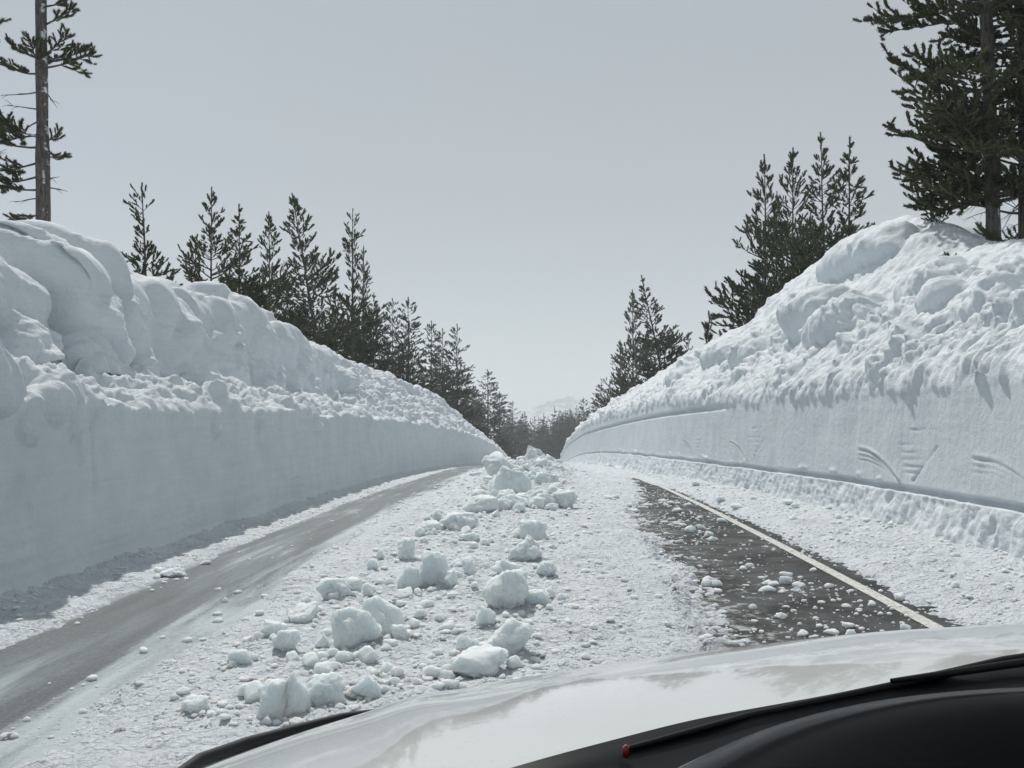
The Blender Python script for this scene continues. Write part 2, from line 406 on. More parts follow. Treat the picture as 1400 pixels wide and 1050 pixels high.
disp += blk*(.16*ss(wf2-wf1, 0, .35) + .07*fbm(P*2.4, 4, 48)) + top*(.05*fbm(st(D*2.2+P[..., 0]*1.5, Z*4, P[..., 0]*2), 4, 49))
disp += blk*(.10*fbm(P*.8, 3, 22) + .02*fbm(P*5, 3, 23)) + top*(.10*fbm(P*.7, 3, 24)+.012*fbm(P*9, 3, 25))
disp += ss(hgt[:, None]*0+D, 40, 60)*(blk+top)*.12*fbm(P*1.2, 4, 31)
skirt = zone(colsL, [1, 1, 0, 0, 0, 0, 0, 0, 0])
disp += np.exp(-((Zrel)/.12)**2)*(.08+.10*fbm(st(D*2.2, Z*2, 0*D), 3, 33).clip(0, 1))
# snow lumps hanging from the near lip
for (bd, bz, rd, rz_, am) in ((7.75, 1.85, .78, .45, .40), (8.95, 1.46, .20, .24, .13), (9.3, 1.60, .14, .2, .08), (9.75, 1.55, .2, .28, .10), (9.9, 1.25, .07, .22, .05), (6.6, 2.0, .5, .5, .4), (14.0, 1.45, .18, .3, .10), (20.2, 1.55, .3, .4, .12)):
    q = ((D-bd)/rd)**2 + ((Zrel-bz)/(rz_*np.where(Zrel < bz, .75, 1.3)))**2
    q = q + .9*fbm(P*2.6, 3, 43)
    disp += am*np.clip(1-q, 0, 1.3)**.7*(1+.3*noise(P*6, 41))
P = P + Nn*disp[..., None]
P[..., 2] += (blk*.10*lob)
def fit_crest(P, target, w, k=41):
    kern = np.hanning(k); kern /= kern.sum()
    k = k if len(P) < 900 else 61; kern = np.hanning(k); kern /= kern.sum()
    dz = np.convolve(np.pad(target - P[..., 2].max(1), k//2, mode='edge'), kern, 'valid')
    P[..., 2] += w*dz[:, None]
fit_crest(P, lrz, np.clip(blk+top, 0, 1))
n_, m_ = P.shape[:2]
bank_l = link(bpy.data.objects.new('snow_bank', mesh_np('snow_bank', P.reshape(-1, 3), grid_faces(n_, m_, True), M_SNOWL)))
tag(bank_l, 'tall snow bank left of the road, smooth shaded cut face under rounded blown snow lobes', 'snow bank')

# ---- right bank
lipr = 2.13 + .12*noise(st(ds*.3, ds*0, ds*0), 53) + .25*ss(ds, 20, 32)
rf = R_foot(ds); rrg = R_ridge(ds); rrz = np.maximum(R_rz(ds), zr+2.6)
mx_ = rf + (rrg-rf)*.48
frac = np.interp(ds, [0, 12, 16, 24, 30, 60], [.80, .78, .55, .36, .40, .55])
mz = zr+lipr + (rrz-zr-lipr)*frac
mz = np.where(ds < 14, 3.25+.0*ds, mz)
mz = np.interp(ds, ds, mz)
colsR = [10, 34, 12, 66, 14, 70, 62, 26, 34, 12]
ctrlR = [(rf-.22, zr-.2), (rf-.13, zr+.02), (rf+.035, zr+.60), (rf+.07, zr+.72), (rf+.13, zr+lipr-.15), (rf+.30, zr+lipr+.05),
         (mx_, mz), (rrg-.7, mz+(rrz-mz)*.78), (rrg, rrz), (rrg+3.0, zr+3.6), (rrg+11, zr+3.0)]
P, o = profile_surface(ds, ctrlR, colsR, 1)
Nn = normals(P, 1)
if Nn[len(ds)//2, 60, 0] > 0: Nn = -Nn
D = P[..., 1]; Z = P[..., 2]; Zrel = Z - zr[:, None]
low = zone(colsR, [0, 1, 1, 0, 0, 0, 0, 0, 0, 0, 0]); wall = zone(colsR, [0, .3, .6, 1, 1, .2, 0, 0, 0, 0, 0])
drip = zone(colsR, [0, 0, 0, 0, .55, 1, .25, 0, 0, 0, 0]); crumb = zone(colsR, [0, 0, 0, 0, .1, 1, 1, .45, .1, .1, 0])
top = zone(colsR, [0, 0, 0, 0, 0, 0, .5, 1, 1, 1, .6])
disp = wall*(.03*fbm(st(D*.4, Z*.6, 0*D), 3, 61) + .009*fbm(st(D*3, Z*.35, 0*D), 3, 62) + .002*noise(st(D*.5, Z*10, 0*D), 63))
disp += low*(.02*(.7-worley(st(D*6.5+2*noise(P*1.3, 90), Z*2.2, 0*D), 64)[0]) + .045*fbm(st(D*5, Z*3.0, 0*D), 5, 65, .65) + .03*(.6-worley(P*7+noise(P*3, 98)[..., None], 99)[0]) + .07*np.clip(.5-Zrel, 0, .5)*fbm(st(D*1.2, Z, 0*D), 2, 66)*3)
# the level groove left by the plough blade, ragged above and below
gz = .66 + .03*noise(st(D*.6, 0*D, 0*D), 67) + .02*np.sin(D*.15)
gw = np.exp(-((Zrel-gz)/.036)**4)*ss(noise(st(D*.35, 0*D+7, 0*D), 68), -.6, -.25)
disp -= gw*.085*ss(D, -30, -20)
led = np.exp(-((Zrel-gz-.085)/.05)**2)
disp += led*np.clip(fbm(st(D*1.6, Z*3, 0*D), 3, 69)-.22, 0, 1)*.16
gz2 = 1.86 + .05*np.sin(D*.08)
disp -= np.exp(-((Zrel-gz2)/.06)**4)*.12*ss(D, 21, 26)*(1-ss(D, 90, 120))
# drips and curtains of broken snow round the lip
wx = D+.35*noise(P*1.7, 91); f1, f2 = worley(st(wx*8, Z*2.0, 0*D), 70); g1, _ = worley(st(wx*13, Z*4, 0*D), 71)
lipn = lipr[:, None]-.10 + .30*fbm(st(D*1.1, 0*D, 0*D), 3, 72) - .22*np.maximum(0, noise(st(D*6, 0*D, 0*D), 97))
below = ss(Zrel, lipn-.14, lipn+.02)
disp += np.clip(drip+.3*crumb, 0, 1)*below*(.16*(.72-f1) + .08*(.7-g1) + .04)
cm_ = .18+.92*ss(fbm(P*.55, 3, 92), -.10, .40)
disp += crumb*cm_*crumble(P*np.array([1, 1, .6]), .40, 75, .8)+crumb*.05*fbm(st(D*9, P[..., 0]*3, Z*3), 3, 93)
disp += top*(.10*fbm(P*.8, 3, 80) + .05*fbm(P*2.2, 4, 81)+.022*fbm(P*9, 3, 82))
# slabs lodged in the upper slope
for (bd, bz, rd, rz_, am) in ((21.5, 3.55, 1.15, .55, .75), (19.2, 3.1, 1.0, .42, .5), (17.2, 3.7, .9, .35, .35), (24.6, 3.0, .9, .35, .42), (28.5, 3.3, 1.2, .4, .45), (33, 3.0, 1.1, .4, .4),
                              (13.3, 3.0, .6, .35, .3), (15.4, 3.25, .45, .25, .3), (22.5, 5.0, 2.2, .5, .5), (36, 3.6, 1.6, .5, .4)):
    q = ((D-bd)/rd)**2 + ((Zrel-bz-zr.mean()*0)/(rz_*np.where(Zrel < bz, .7, 1.25)))**2 + .25*noise(P*1.6, int(bd*7))
    disp += am*np.clip(1-q, 0, 1)**.55
# scallops and ladder marks scraped by the blower's auger
for (c_, am_) in ((6.4, .6), (9.5, .7), (13.2, .85), (20.6, .55), (25.9, .4)):
    u = D-c_+.05*noise(P*4, 95); w_ = (.55+1.1*noise(P*1.7+c_, 96)).clip(.05, 1.3)
    for (sh, st_, dp) in ((0, .018, .060), (-.13, .012, .035), (-.24, .010, .02)):
        zc = 1.13+sh*.6-.42*np.clip((1.8-u+sh)/1.8, 0, 1)**2.5
        q = np.exp(-((Zrel-zc)/st_)**2)*ss(u, 0, .12)*(1-ss(u, 1.5, 1.8))
        disp -= wall*dp*q*am_*w_; disp += wall*dp*.5*np.exp(-((Zrel-zc-.04)/.02)**2)*ss(u, 0, .12)*(1-ss(u, 1.5, 1.8))*am_*w_
    disp -= wall*.045*am_*w_*np.exp(-((u+.35+(Zrel-.76)*1.4)/.03)**2)*ss(Zrel, .76, .8)*(1-ss(Zrel, 1.2, 1.3))
    for q_, (zz, u0, u1) in enumerate(((1.42, -1, -.15), (1.24, -.8, .2), (1.14, -.85, .15), (1.05, -.75, .1), (.96, -.7, .05), (.88, -.6, 0))):
        disp -= wall*(.035 if q_ == 0 else .02)*am_*w_*np.exp(-((Zrel-zz+.02*u)/.012)**2)*ss(u, u0, u0+.1)*(1-ss(u, u1-.15, u1))
disp += np.exp(-((Zrel)/.16)**2)*(.02+.15*fbm(st(D*1.6, Z*2, 0*D), 4, 33))
P = P + Nn*disp[..., None]
fit_crest(P, rrz, zone(colsR, [0, 0, 0, 0, 0, 0, .6, 1, 1, .8, 0]))
n_, m_ = P.shape[:2]
bank_r = link(bpy.data.objects.new('snow_bank', mesh_np('snow_bank', P.reshape(-1, 3), grid_faces(n_, m_), M_SNOWR)))
tag(bank_r, 'sunlit snow bank right of the road, scraped and grooved wall under lumpy broken snow', 'snow bank')

# ------------------------------------------------------------------ setting sheets
gx = np.concatenate([-np.geomspace(5200, 20, 40), np.linspace(-18, 18, 73), np.geomspace(20, 5200, 40)])
gd = np.concatenate([[-2500, -600, -200, -80, -40], np.linspace(-24, 240, 133), np.geomspace(250, 9000, 45)])
X, Dg = np.meshgrid(gx, gd)
zch = np.where(Dg < 170, (1-ss(np.abs(X), 6.2, 9.5))*3.9, 0)*(1-ss(Dg, 150, 172))
G = snowpack(X, Dg) - zch - .15
G = G + 10*ss(Dg, 1500, 4000)*noise(st(X*.002, Dg*.002, 0*X), 15)
gme = mesh_np('snow_ground', np.stack([X, Dg, G], -1).reshape(-1, 3), grid_faces(len(gd), len(gx)), M_SNOWG)
tag(link(bpy.data.objects.new('snow_ground', gme)), 'open snow lying between the trees beyond the banks', kind='structure')

rx = np.linspace(-6, 6, 25); rd_ = np.concatenate([np.arange(-22, 120, .5), np.arange(120, 166, 2.)])
X, Dg = np.meshgrid(rx, rd_)
tag(link(bpy.data.objects.new('road', mesh_np('road', np.stack([X, Dg, zroad(Dg)], -1).reshape(-1, 3), grid_faces(len(rd_), len(rx)), M_ASPH))),
    'dark wet asphalt road with a grey icy wheel track on the left', kind='structure')
lx = np.array([2.885, 3.01]); ld = np.arange(-22, 60, .5)
X, Dg = np.meshgrid(lx, ld)
tag(link(bpy.data.objects.new('edge_line', mesh_np('edge_line', np.stack([X, Dg, zroad(Dg)+.004], -1).reshape(-1, 3), grid_faces(len(ld), 2), M_LINE))),
    'worn white line painted along the right road edge', kind='structure')

# ---- snow lying on the road: a sheet that dips under the asphalt where the road is bare
def snow_h(x, d):
    x = np.asarray(x, float); d = np.asarray(d, float); p = st(x, d, 0*x)
    wob = .32*fbm(p*.9, 4, 101) + .10*fbm(p*4, 3, 102)
    wobs = .16*fbm(st(x, d*.35, 0*x)*1.2, 4, 103)
    left_in = -2.48 + .12*np.sin(d*.3); left_out = -3.74 + .06*np.sin(d*.21+1)
    t_ice = np.minimum(x-left_out+wobs*.6, left_in-x+wobs*.9)                 # >0 inside the icy track
    t_ice = t_ice - .10*ss(d, 40, 60)
    rl = np.interp(d, [0, 5, 7, 9.5, 12, 15, 18, 21, 25, 29, 33, 45], [1.2, 1.1, 1.05, 1.28, 1.36, 1.32, 1.6, 2.0, 2.35, 2.3, 2.5, 2.3])
    rr_ = np.interp(d, [0, 7, 12, 20, 25, 30, 45], [3.22, 3.17, 3.2, 3.15, 3.05, 2.95, 2.8])
    t_asp = np.minimum(x-rl+wob*1.1, rr_-x+wobs*.35)
    t_asp = t_asp - .55*ss(d, 24, 33) - .5*ss(d, 45, 58) + .35*(fbm(st(x*.6, d*.25, 0*x), 3, 110))*ss(d, 22, 30)
    bare = np.maximum(t_ice, t_asp)
    f1, f2 = worley(p*np.array([8, 8, 1]), 104)
    gm = ss(fbm(p*1.4, 3, 111), -.4, .5)
    grain = .020*fbm(p*np.array([5, 5, 1]), 3, 105)*(.5+gm) + .020*np.maximum(0, .38-f1)*gm*2 + .018*fbm(p*2.0, 3, 106) + .048*np.maximum(0, .5-worley(p*np.array([11, 11, 1])+.3*noise(p*3, 115)[..., None], 112)[0])*ss(noise(p*5, 113), -.5, .5)
    h = .024 + grain*np.clip(-bare*4.0, .55, 1.35) + .02*ss(-bare, .05, .5)
    h = h + .03*ss(x, -2.4, -1.2)*(1-ss(x, .2, 1.2)) 
    # broken snow heaped along the middle, thicker far off
    h = h + (.22*ss(d, 17, 30)+.03)*np.exp(-((x+.55-.006*d)/(.75+.012*d))**2)*(1+1.6*(.55-worley(p*np.array([2.2, 2.2, 1]), 107)[0]) + .8*(.55-f1)*ss(d, 8, 18))
    # shoulder rising to the foot of the right wall, and the left one
    rfd = R_foot(d); lfd = L_foot(d)
    u = np.clip((x-3.25)/np.maximum(rfd-3.25, .3), 0, 1.4)
    h = h + np.where(x > 3.2, .05*ss(u, 0, .25) + .15*np.maximum(u, 0)**2, 0)
    h = h + .10*ss(-x, lfd-.25, lfd+.05)
    # drifted-over rag of thin snow on the asphalt
    h = h - .022*ss(bare, -.22, .02) - .055*ss(bare, .0, .16)
    h = h + .040*ss(bare, -.30, -.05)*(1-ss(bare, 0, .35))*fbm(p*np.array([9, 7, 1]), 3, 116)
    patch = ss(fbm(st(x*1.3, d*.8, 0*x), 4, 108)+.22*ss(2.3-x, 0, .9), .12, .42)*ss(2.75-x, 0, .5) 
    h = h + np.where(t_asp > 0, .060*patch*(.75+1.2*(.6-f1)), 0)
    return h
sd_ = rows(3.0, 5.2, 112, .0030); sx = np.concatenate([np.linspace(-5.2, -4.2, 18, endpoint=False), np.linspace(-4.2, 4.4, 310), np.linspace(4.45, 5.6, 24)])
sdb = np.concatenate([np.arange(-22, 3.0, .3), sd_])
X, Dg = np.meshgrid(sx, sdb)
H = snow_h(X, Dg)
tag(link(bpy.data.objects.new('road_snow', mesh_np('road_snow', np.stack([X, Dg, zroad(Dg)+H], -1).reshape(-1, 3), grid_faces(len(sdb), len(sx)), M_SNOWROAD))),
    'granular ploughed snow covering the road between the bare tracks', kind='structure')
def surf_z(x, d): return zr1(d) + max(0.0, float(snow_h(np.array([x]), np.array([d]))[0]))

# ---- distant mountain
def mountain():
    xs = np.linspace(-700, 900, 140); ys = np.linspace(2600, 4400, 60)
    X, Y = np.meshgrid(xs, ys)
    cx, cy = 68+0*X, 3300
    q = np.hypot((X-75)/1.0, (Y-cy)/1.3)
    h = 118*np.exp(-(q/85)**1.3) + 52*np.exp(-(np.hypot(X+20, Y-cy+150)/120)**1.4) + 40*np.exp(-(np.hypot(X-230, Y-cy)/200)**1.5)
    rough = fbm(st(X*.008, Y*.008, 0*X), 5, 200); h = h*(1+.45*rough) - 55 - 30*ss(q, 400, 900)
    me = mesh_np('mountain', np.stack([X, Y, h], -1).reshape(-1, 3), grid_faces(60, 140), None, False)
    m, t, b = mat('mountain_snow_rock'); g = N(t, 'ShaderNodeNewGeometry')
    f = noise_n(t, g.outputs['Position'], .012, 7, .7)
    sp = N(t, 'ShaderNodeSeparateXYZ'); t.links.new(g.outputs['Position'], sp.inputs[0])
    f2 = math_n(t, 'ADD', f, math_n(t, 'MULTIPLY', sp.outputs['Z'], .0022))
    t.links.new(ramp(t, f2, [(.50, (.72, .75, .78)), (.58, (.10, .12, .13))]), b.inputs['Base Color']); b.inputs['Roughness'].default_value = .9
    me.materials.append(m); o = link(bpy.data.objects.new('mountain', me)); tag(o, 'faint snowy mountain peak far beyond the road, half lost in haze', kind='structure')
mountain()

# ------------------------------------------------------------------ trees
def tuft_template(r, nn, L=1.0, Rr=.30, core=.14, wn=.055):
    """bottle brush of needles round a slightly curved axis along +Z, unit length"""
    V = []; F = []; k = 4; cv = r.uniform(.05, .14)
    ax = lambda z: (cv*math.sin(z*2.2), 0)
    for (z, q) in ((0, .55), (.5, 1.0), (.92, .9)):
        for a in range(k): V.append((core*q*math.cos(a*2*math.pi/k)+ax(z)[0], core*q*math.sin(a*2*math.pi/k), z))
    V.append((ax(1)[0], 0, 1.03)); tip = len(V)-1
    for i in range(2):
        for a in range(k):
            b = (a+1) % k
            F.append((i*k+a, i*k+b, (i+1)*k+b)); F.append((i*k+a, (i+1)*k+b, (i+1)*k+a))
    for a in range(k): F.append((2*k+a, 2*k+(a+1) % k, tip))
    for i in range(nn):
        z = .02+.96*(i+r.random())/nn; a = i*2.4+r.uniform(-.4, .4); c, s = math.cos(a), math.sin(a)
        rr_ = Rr*r.uniform(.8, 1.15)*(1-.45*max(0, z-.75)/.25); b0 = len(V); x = ax(z)[0]; w = wn*r.uniform(.7, 1.3)
        V += [(x+c*core*.3-s*w, s*core*.3+c*w, z-w*.4), (x+c*core*.3+s*w, s*core*.3-c*w, z+w*.4), (x+c*rr_, s*rr_, z+r.uniform(.12, .26))]
        F.append((b0, b0+1, b0+2))
    return np.array(V), np.array(F)
class Tree:
    def __init__(s, seed, near=False, nn=18, Rr=.34, core=.13, wn=.065):
        s.r = random.Random(seed); s.tv = []; s.tf = []; s.n = 0; s.tufts = []
        s.temps = [tuft_template(s.r, nn, Rr=Rr, core=core, wn=wn) for _ in range(3)]
    def tube(s, pts, rads, n=6):
        V, F = tube_arrays(pts, rads, n); s.tv.append(V); s.tf.append(F+s.n); s.n += len(V)
    def tuft(s, p, d, L): s.tufts.append((p, d, L))
    def branch(s, p0, az, el, L, rad, tl, up=.5, twigs=5, start=.3, bare=False, spread=.9, dens=1.0):
        r = s.r; pts = [np.array(p0, float)]; n = 6
        d = np.array([math.cos(az)*math.cos(el), math.sin(az)*math.cos(el), math.sin(el)])
        dirs = []
        for i in range(n):
            d = d + np.array([r.gauss(0, .07), r.gauss(0, .07), up/n + r.gauss(0, .05)]); d /= np.linalg.norm(d)
            dirs.append(d); pts.append(pts[-1]+d*L/n)
        s.tube(pts, [rad*(1-.8*i/n) for i in range(n+1)], 5)
        if bare:
            for _ in range(3):
                f = r.uniform(.3, .9); i = int(f*n); q = pts[i]; dd = dirs[min(i, n-1)]+np.array([r.gauss(0, .6), r.gauss(0, .6), r.gauss(-.1, .3)]); dd /= np.linalg.norm(dd)
                s.tube([q, q+dd*L*.18, q+dd*L*.32+np.array([0, 0, -.03])], [rad*.35, rad*.25, rad*.12], 4)
            return
        side = 1
        for w in range(twigs):
            f = start+(1-start)*(w+.5)/twigs; i = min(int(f*n), n-1); q = pts[i]+(pts[i+1]-pts[i])*(f*n-i)
            side = -side; h = dirs[i]; lat = np.cross(h, (0, 0, 1)); lat /= np.linalg.norm(lat)+1e-6
            dd = h*r.uniform(.45, .8)+lat*side*spread*r.uniform(.5, 1)+np.array([0, 0, r.uniform(-.35, .6)]); dd /= np.linalg.norm(dd)
            tlw = L*(.42*(1-f)+.16)*r.uniform(.7, 1.2)
            e = q+dd*tlw; s.tube([q, e], [rad*.4, rad*.2], 3)
            k = max(1, int(tlw/(tl*.55)*dens))
            for j in range(k):
                g = (j+.7)/k; qq = q+dd*tlw*g
                td = dd+np.array([r.gauss(0, .38), r.gauss(0, .38), r.uniform(.05, .75)]); td /= np.linalg.norm(td)
                s.tuft(qq, td, tl*r.uniform(.7, 1.2))
        kk = max(2, int(L*(1-start)/(tl*.6)*dens))
        for j in range(kk):
            f = start+(1-start)*(j+.5)/kk; i = min(int(f*n), n-1); q = pts[i]+(pts[i+1]-pts[i])*(f*n-i)
            td = dirs[i]*.9+np.array([r.gauss(0, .4), r.gauss(0, .4), r.uniform(0, .8)]); td /= np.linalg.norm(td)
            s.tuft(q, td, tl*r.uniform(.7, 1.1))
        td = dirs[-1]+np.array([0, 0, .35]); td /= np.linalg.norm(td); s.tuft(pts[-1]-td*tl*.3, td, tl*1.15)
    def trunk(s, H, r0, r1, lean=(0, 0), wob=.03, n=14, sides=9):
        pts = []
        for i in range(n+1):
            f = i/n; pts.append((lean[0]*f**1.3+wob*math.sin(f*7+s.r.random()*.5)*f, lean[1]*f, H*f-.6*(1-f)))
        s.tp = np.array(pts); s.H = H; s.tube(pts, [(r0+(r1-r0)*(i/n)**.9)*(1+.06*s.r.gauss(0, 1)) for i in range(n+1)], sides)
    def at(s, h):
        z = s.tp[:, 2]; return np.array([np.interp(h, z, s.tp[:, 0]), np.interp(h, z, s.tp[:, 1]), h])
    def meshes(s, name, mb, mn):
        tm = mesh_np('trunk', np.concatenate(s.tv), np.concatenate(s.tf), mb)
        if not s.tufts: return tm, None
        P = np.array([t[0] for t in s.tufts]); Dd = np.array([t[1] for t in s.tufts]); L = np.array([t[2] for t in s.tufts])
        ref = np.where(np.abs(Dd[:, 2:3]) > .9, [[1., 0, 0]], [[0, 0, 1.]])
        A = np.cross(Dd, ref); A /= np.linalg.norm(A, axis=1, keepdims=True); B = np.cross(Dd, A)
        ang = np.array([s.r.uniform(0, 6.28) for _ in L]); c, q = np.cos(ang)[:, None], np.sin(ang)[:, None]
        A, B = A*c+B*q, B*c-A*q
        VV, FF, n = [], [], 0
        which = np.arange(len(L)) % 3
        for k in range(3):
            tv, tf = s.temps[k]; idx = np.where(which == k)[0]
            v = (tv[None, :, 0:1]*A[idx, None]+tv[None, :, 1:2]*B[idx, None]+tv[None, :, 2:3]*Dd[idx, None])*L[idx, None, None]+P[idx, None]
            f = tf[None]+(np.arange(len(idx))*len(tv))[:, None, None]+n
            VV.append(v.reshape(-1, 3)); FF.append(f.reshape(-1, 3)); n += len(idx)*len(tv)
        return tm, mesh_np('crown', np.concatenate(VV), np.concatenate(FF), mn, False)

def conifer(seed, H, base, rmax, tl, dz, shape='pine', lean=(0, 0), r0=.10, gap=.12, dens=1.0, nn=16, twigs=5, mn=None, mb=None, upv=.6):
    T = Tree(seed, nn=nn); r = T.r
    T.trunk(H, r0, .012, lean)
    h = base
    while h < H*.955:
        f = (h-base)/(H-base)
        if shape == 'pine': Rr = rmax*(math.sin(math.pi*min(1, f*.62+.22)**1.0))*(1-f)**.85*1.2*(.85+.3*math.sin(f*23+seed)) + .07
        elif shape == 'fir': Rr = rmax*1.35*(1-f)**.75 + .10
        else: Rr = rmax*(.62+.38*math.sin(f*11+seed))*(1-f)**.75 + .12
        for _ in range(r.choice((4, 5, 5, 6)) if f < .8 else 3):
            if r.random() < gap*.8: continue
            az = r.uniform(0, 2*math.pi)
            el = {'pine': R(-16+58*f**1.2), 'fir': R(-22+50*f), 'open': R(0+45*f)}[shape]+r.gauss(0, .12)
            L = Rr*r.uniform(.6, 1.15)
            T.branch(T.at(h+r.uniform(-.1, .1)), az, el, L, max(.012, .018*L), tl*(1-.42*f), up=upv*(1-.4*f), twigs=max(1, int(twigs*min(1, L/rmax+.15))), start=.22, dens=dens)
        h += dz*r.uniform(.6, 1.5)*(1+.15*f)
    for _ in range(3): T.tuft(T.at(H*(.925+.025*_)), np.array([r.gauss(0, .04), r.gauss(0, .04), 1.0]), tl*.75)
    return T.meshes('tree', mb or M_BARK, mn or M_NEEDLE)

protos = {
    'dense1': (conifer(1, 9.0, .5, 2.9, .36, .25, 'pine', dens=.8, twigs=6), 9.0),
    'dense2': (conifer(2, 9.5, .6, 2.55, .36, .25, 'pine', gap=.15, dens=.8, twigs=6), 9.5),
    'narrow': (conifer(3, 10.0, .6, 2.2, .36, .25, 'pine', gap=.15, dens=.8, twigs=6), 10.0),
    'open1': (conifer(4, 7.5, .4, 2.5, .31, .30, 'open', gap=.22, lean=(-.25, 0), twigs=5), 7.5),
    'open2': (conifer(5, 11.0, 2.4, 2.3, .31, .30, 'open', gap=.25, r0=.13, twigs=5), 11.0),
    'fir1': (conifer(6, 14.0, 1.6, 2.3, .52, .44, 'fir', nn=9, r0=.16, mn=M_FIR, dens=.9), 14.0),
    'fir2': (conifer(7, 15.0, 2.2, 2.0, .52, .48, 'fir', nn=9, gap=.22, r0=.16, mn=M_FIR), 15.0),
    'far1': (conifer(8, 16.0, 2.0, 2.3, .85, .75, 'fir', nn=7, r0=.18, twigs=3, mn=M_FIR), 16.0),
    'far2': (conifer(9, 17.0, 3.5, 1.8, .85, .85, 'fir', nn=7, gap=.25, r0=.18, twigs=3, mn=M_FIR), 17.0),
    'sapling': (conifer(10, 1.6, .3, .45, .26, .26, 'open', gap=.25, r0=.03, twigs=2), 1.6),
}
tree_objs = []
def place_tree(kind, x, d, ztop, label, name='pine_tree', lean=(0, 0), wide=1.0, rot=None, group=None, zb=None):
    (tm, cm), H = protos[kind]
    zb = float(snowpack(np.array(x), np.array(d))) - .3 if zb is None else zb
    s = (ztop-zb)/H
    root = empty(name, (x, d, zb), rot if rot is not None else rnd.uniform(0, 6.28))
    root.rotation_euler = Matrix.Rotation(R(lean[0]), 3, 'Y').to_euler() if rot is None and lean[0] else root.rotation_euler
    if lean[0]:
        root.rotation_euler = (Matrix.Rotation(R(lean[0]), 3, 'Y') @ Matrix.Rotation(rnd.uniform(0, 6.28), 3, 'Z')).to_euler()
    root.scale = (s*wide, s*wide, s)
    link(bpy.data.objects.new('trunk', tm), root); link(bpy.data.objects.new('crown', cm), root)
    tag(root, label, 'tree', group)
    return root
def px_tree(kind, px, x, ytop, label, **kw):
    d = x*1400/(px-742)
    return place_tree(kind, x, d, EYE+(564-ytop)/1400*d, label, **kw)

# left row, from the near end to the far end
px_tree('open1', 203, -11, 250, 'small open pine standing alone behind the left bank, first right of the bare tall trunk', wide=1.05, lean=(-4, 0))
px_tree('dense1', 289, -11.5, 257, 'bushy young pine with a pointed tip, second tree from the left behind the left bank', wide=.88)
px_tree('open1', 262, -13, 330, 'low dark pine filling the gap left of the bushy pointed pine', wide=1.0)
px_tree('narrow', 327, -12, 279, 'narrow dark pine between the bushy pointed pine and its slimmer neighbour on the left bank', wide=1.1)
px_tree('dense2', 368, -12.5, 290, 'slim dark pine just left of the thin sparse trunk behind the left bank', wide=.85)
px_tree('open2', 388, -12.5, 355, 'thin sparse pine with a bare lower stem squeezed between two dark pines on the left', wide=.55)
px_tree('dense2', 447, -12, 261, 'tall slightly leaning dark pine near the middle of the left row', wide=1.0, lean=(-9, 0))
px_tree('open2', 482, -12, 284, 'tall pale thin-crowned pine with visible trunk in the left row', wide=.85)
px_tree('open2', 497, -13.5, 335, 'thin ragged pine directly behind the tall pale thin-crowned pine', wide=.8)
px_tree('dense2', 459, -14, 390, 'short pine between the leaning dark pine and the thin-crowned pine', wide=1.0)
px_tree('narrow', 511, -12.5, 400, 'short narrow pine right of the tall thin-crowned pine in the left row', wide=1.1)
px_tree('fir1', 537, -13, 408, 'dark spruce, left one of the tight pair halfway down the left row', name='spruce_tree', wide=0.98)
px_tree('fir2', 558, -12.5, 406, 'dark spruce, right one of the tight pair halfway down the left row', name='spruce_tree', wide=1.30)
px_tree('fir2', 590, -12.5, 438, 'dark spruce, left one of the three crowded spruces beyond the pair', name='spruce_tree', wide=1.17)
px_tree('fir1', 605, -13.5, 449, 'slightly shorter spruce in the middle of the three crowded spruces', name='spruce_tree', wide=1.04)
px_tree('fir1', 625, -12, 443, 'dark spruce, right one of the three crowded spruces beyond the pair', name='spruce_tree', wide=1.04)
px_tree('fir1', 667, -11, 505, 'broad dark spruce near the far end of the left row', name='spruce_tree', wide=1.55)
px_tree('fir1', 651, -12.5, 530, 'spruce half hidden left of the broad dark spruce at the far left end', name='spruce_tree', wide=1.55)
px_tree('fir2', 683, -11.5, 535, 'spruce peeping out right of the broad dark spruce at the far left end', name='spruce_tree', wide=1.55)
px_tree('fir1', 701, -10, 548, 'last small spruce at the far end of the left row, right of the broad one', name='spruce_tree', wide=1.40)
# right row
px_tree('dense1', 1046, 11.5, 212, 'tall dark pine with long low branches, leftmost of the clump on the right bank', wide=.82)
px_tree('narrow', 1062, 13.0, 262, 'narrower pine tucked behind the leftmost pine of the right bank clump', wide=.75)
px_tree('dense2', 1084, 12, 202, 'dense pine with a thin spiky tip in the middle of the right bank clump', wide=.85)
px_tree('narrow', 1134, 12, 181, 'tallest pine of the right bank clump, with visible slender trunk', wide=.95, lean=(-2, 0))
px_tree('narrow', 1156, 13, 187, 'pine at the right end of the right bank clump, spreading lower branches', wide=1.05, lean=(1, 0))
px_tree('dense1', 1108, 13.5, 290, 'low pine filling the middle of the right bank clump', wide=.8)
px_tree('dense2', 865, 11.5, 396, 'slim pine standing left of the leaning dark pine on the right bank', wide=.75)
px_tree('narrow', 921, 11, 372, 'dark pine leaning left above the right bank, with a small pine at its right', wide=1.15, lean=(-11.5, 0))
px_tree('dense1', 886, 12, 450, 'low bushy pine under the leaning dark pine on the right bank', wide=1.0)
px_tree('dense2', 848, 11, 465, 'small dark pine at the left foot of the slim pine on the right', wide=1.0)
px_tree('open1', 940, 10, 457, 'little pine right of the leaning dark pine on the right bank', wide=.9)
px_tree('sapling', 969, 9.5, 431, 'tiny twisted sapling alone on the crest of the right bank', wide=.9, zb=4.3)
px_tree('fir1', 822, 10, 523, 'tall spruce at the far end of the right bank', name='spruce_tree', wide=1.28)
px_tree('fir2', 834, 11, 534, 'spruce just right of the tall spruce at the far end of the right bank', name='spruce_tree', wide=1.28)
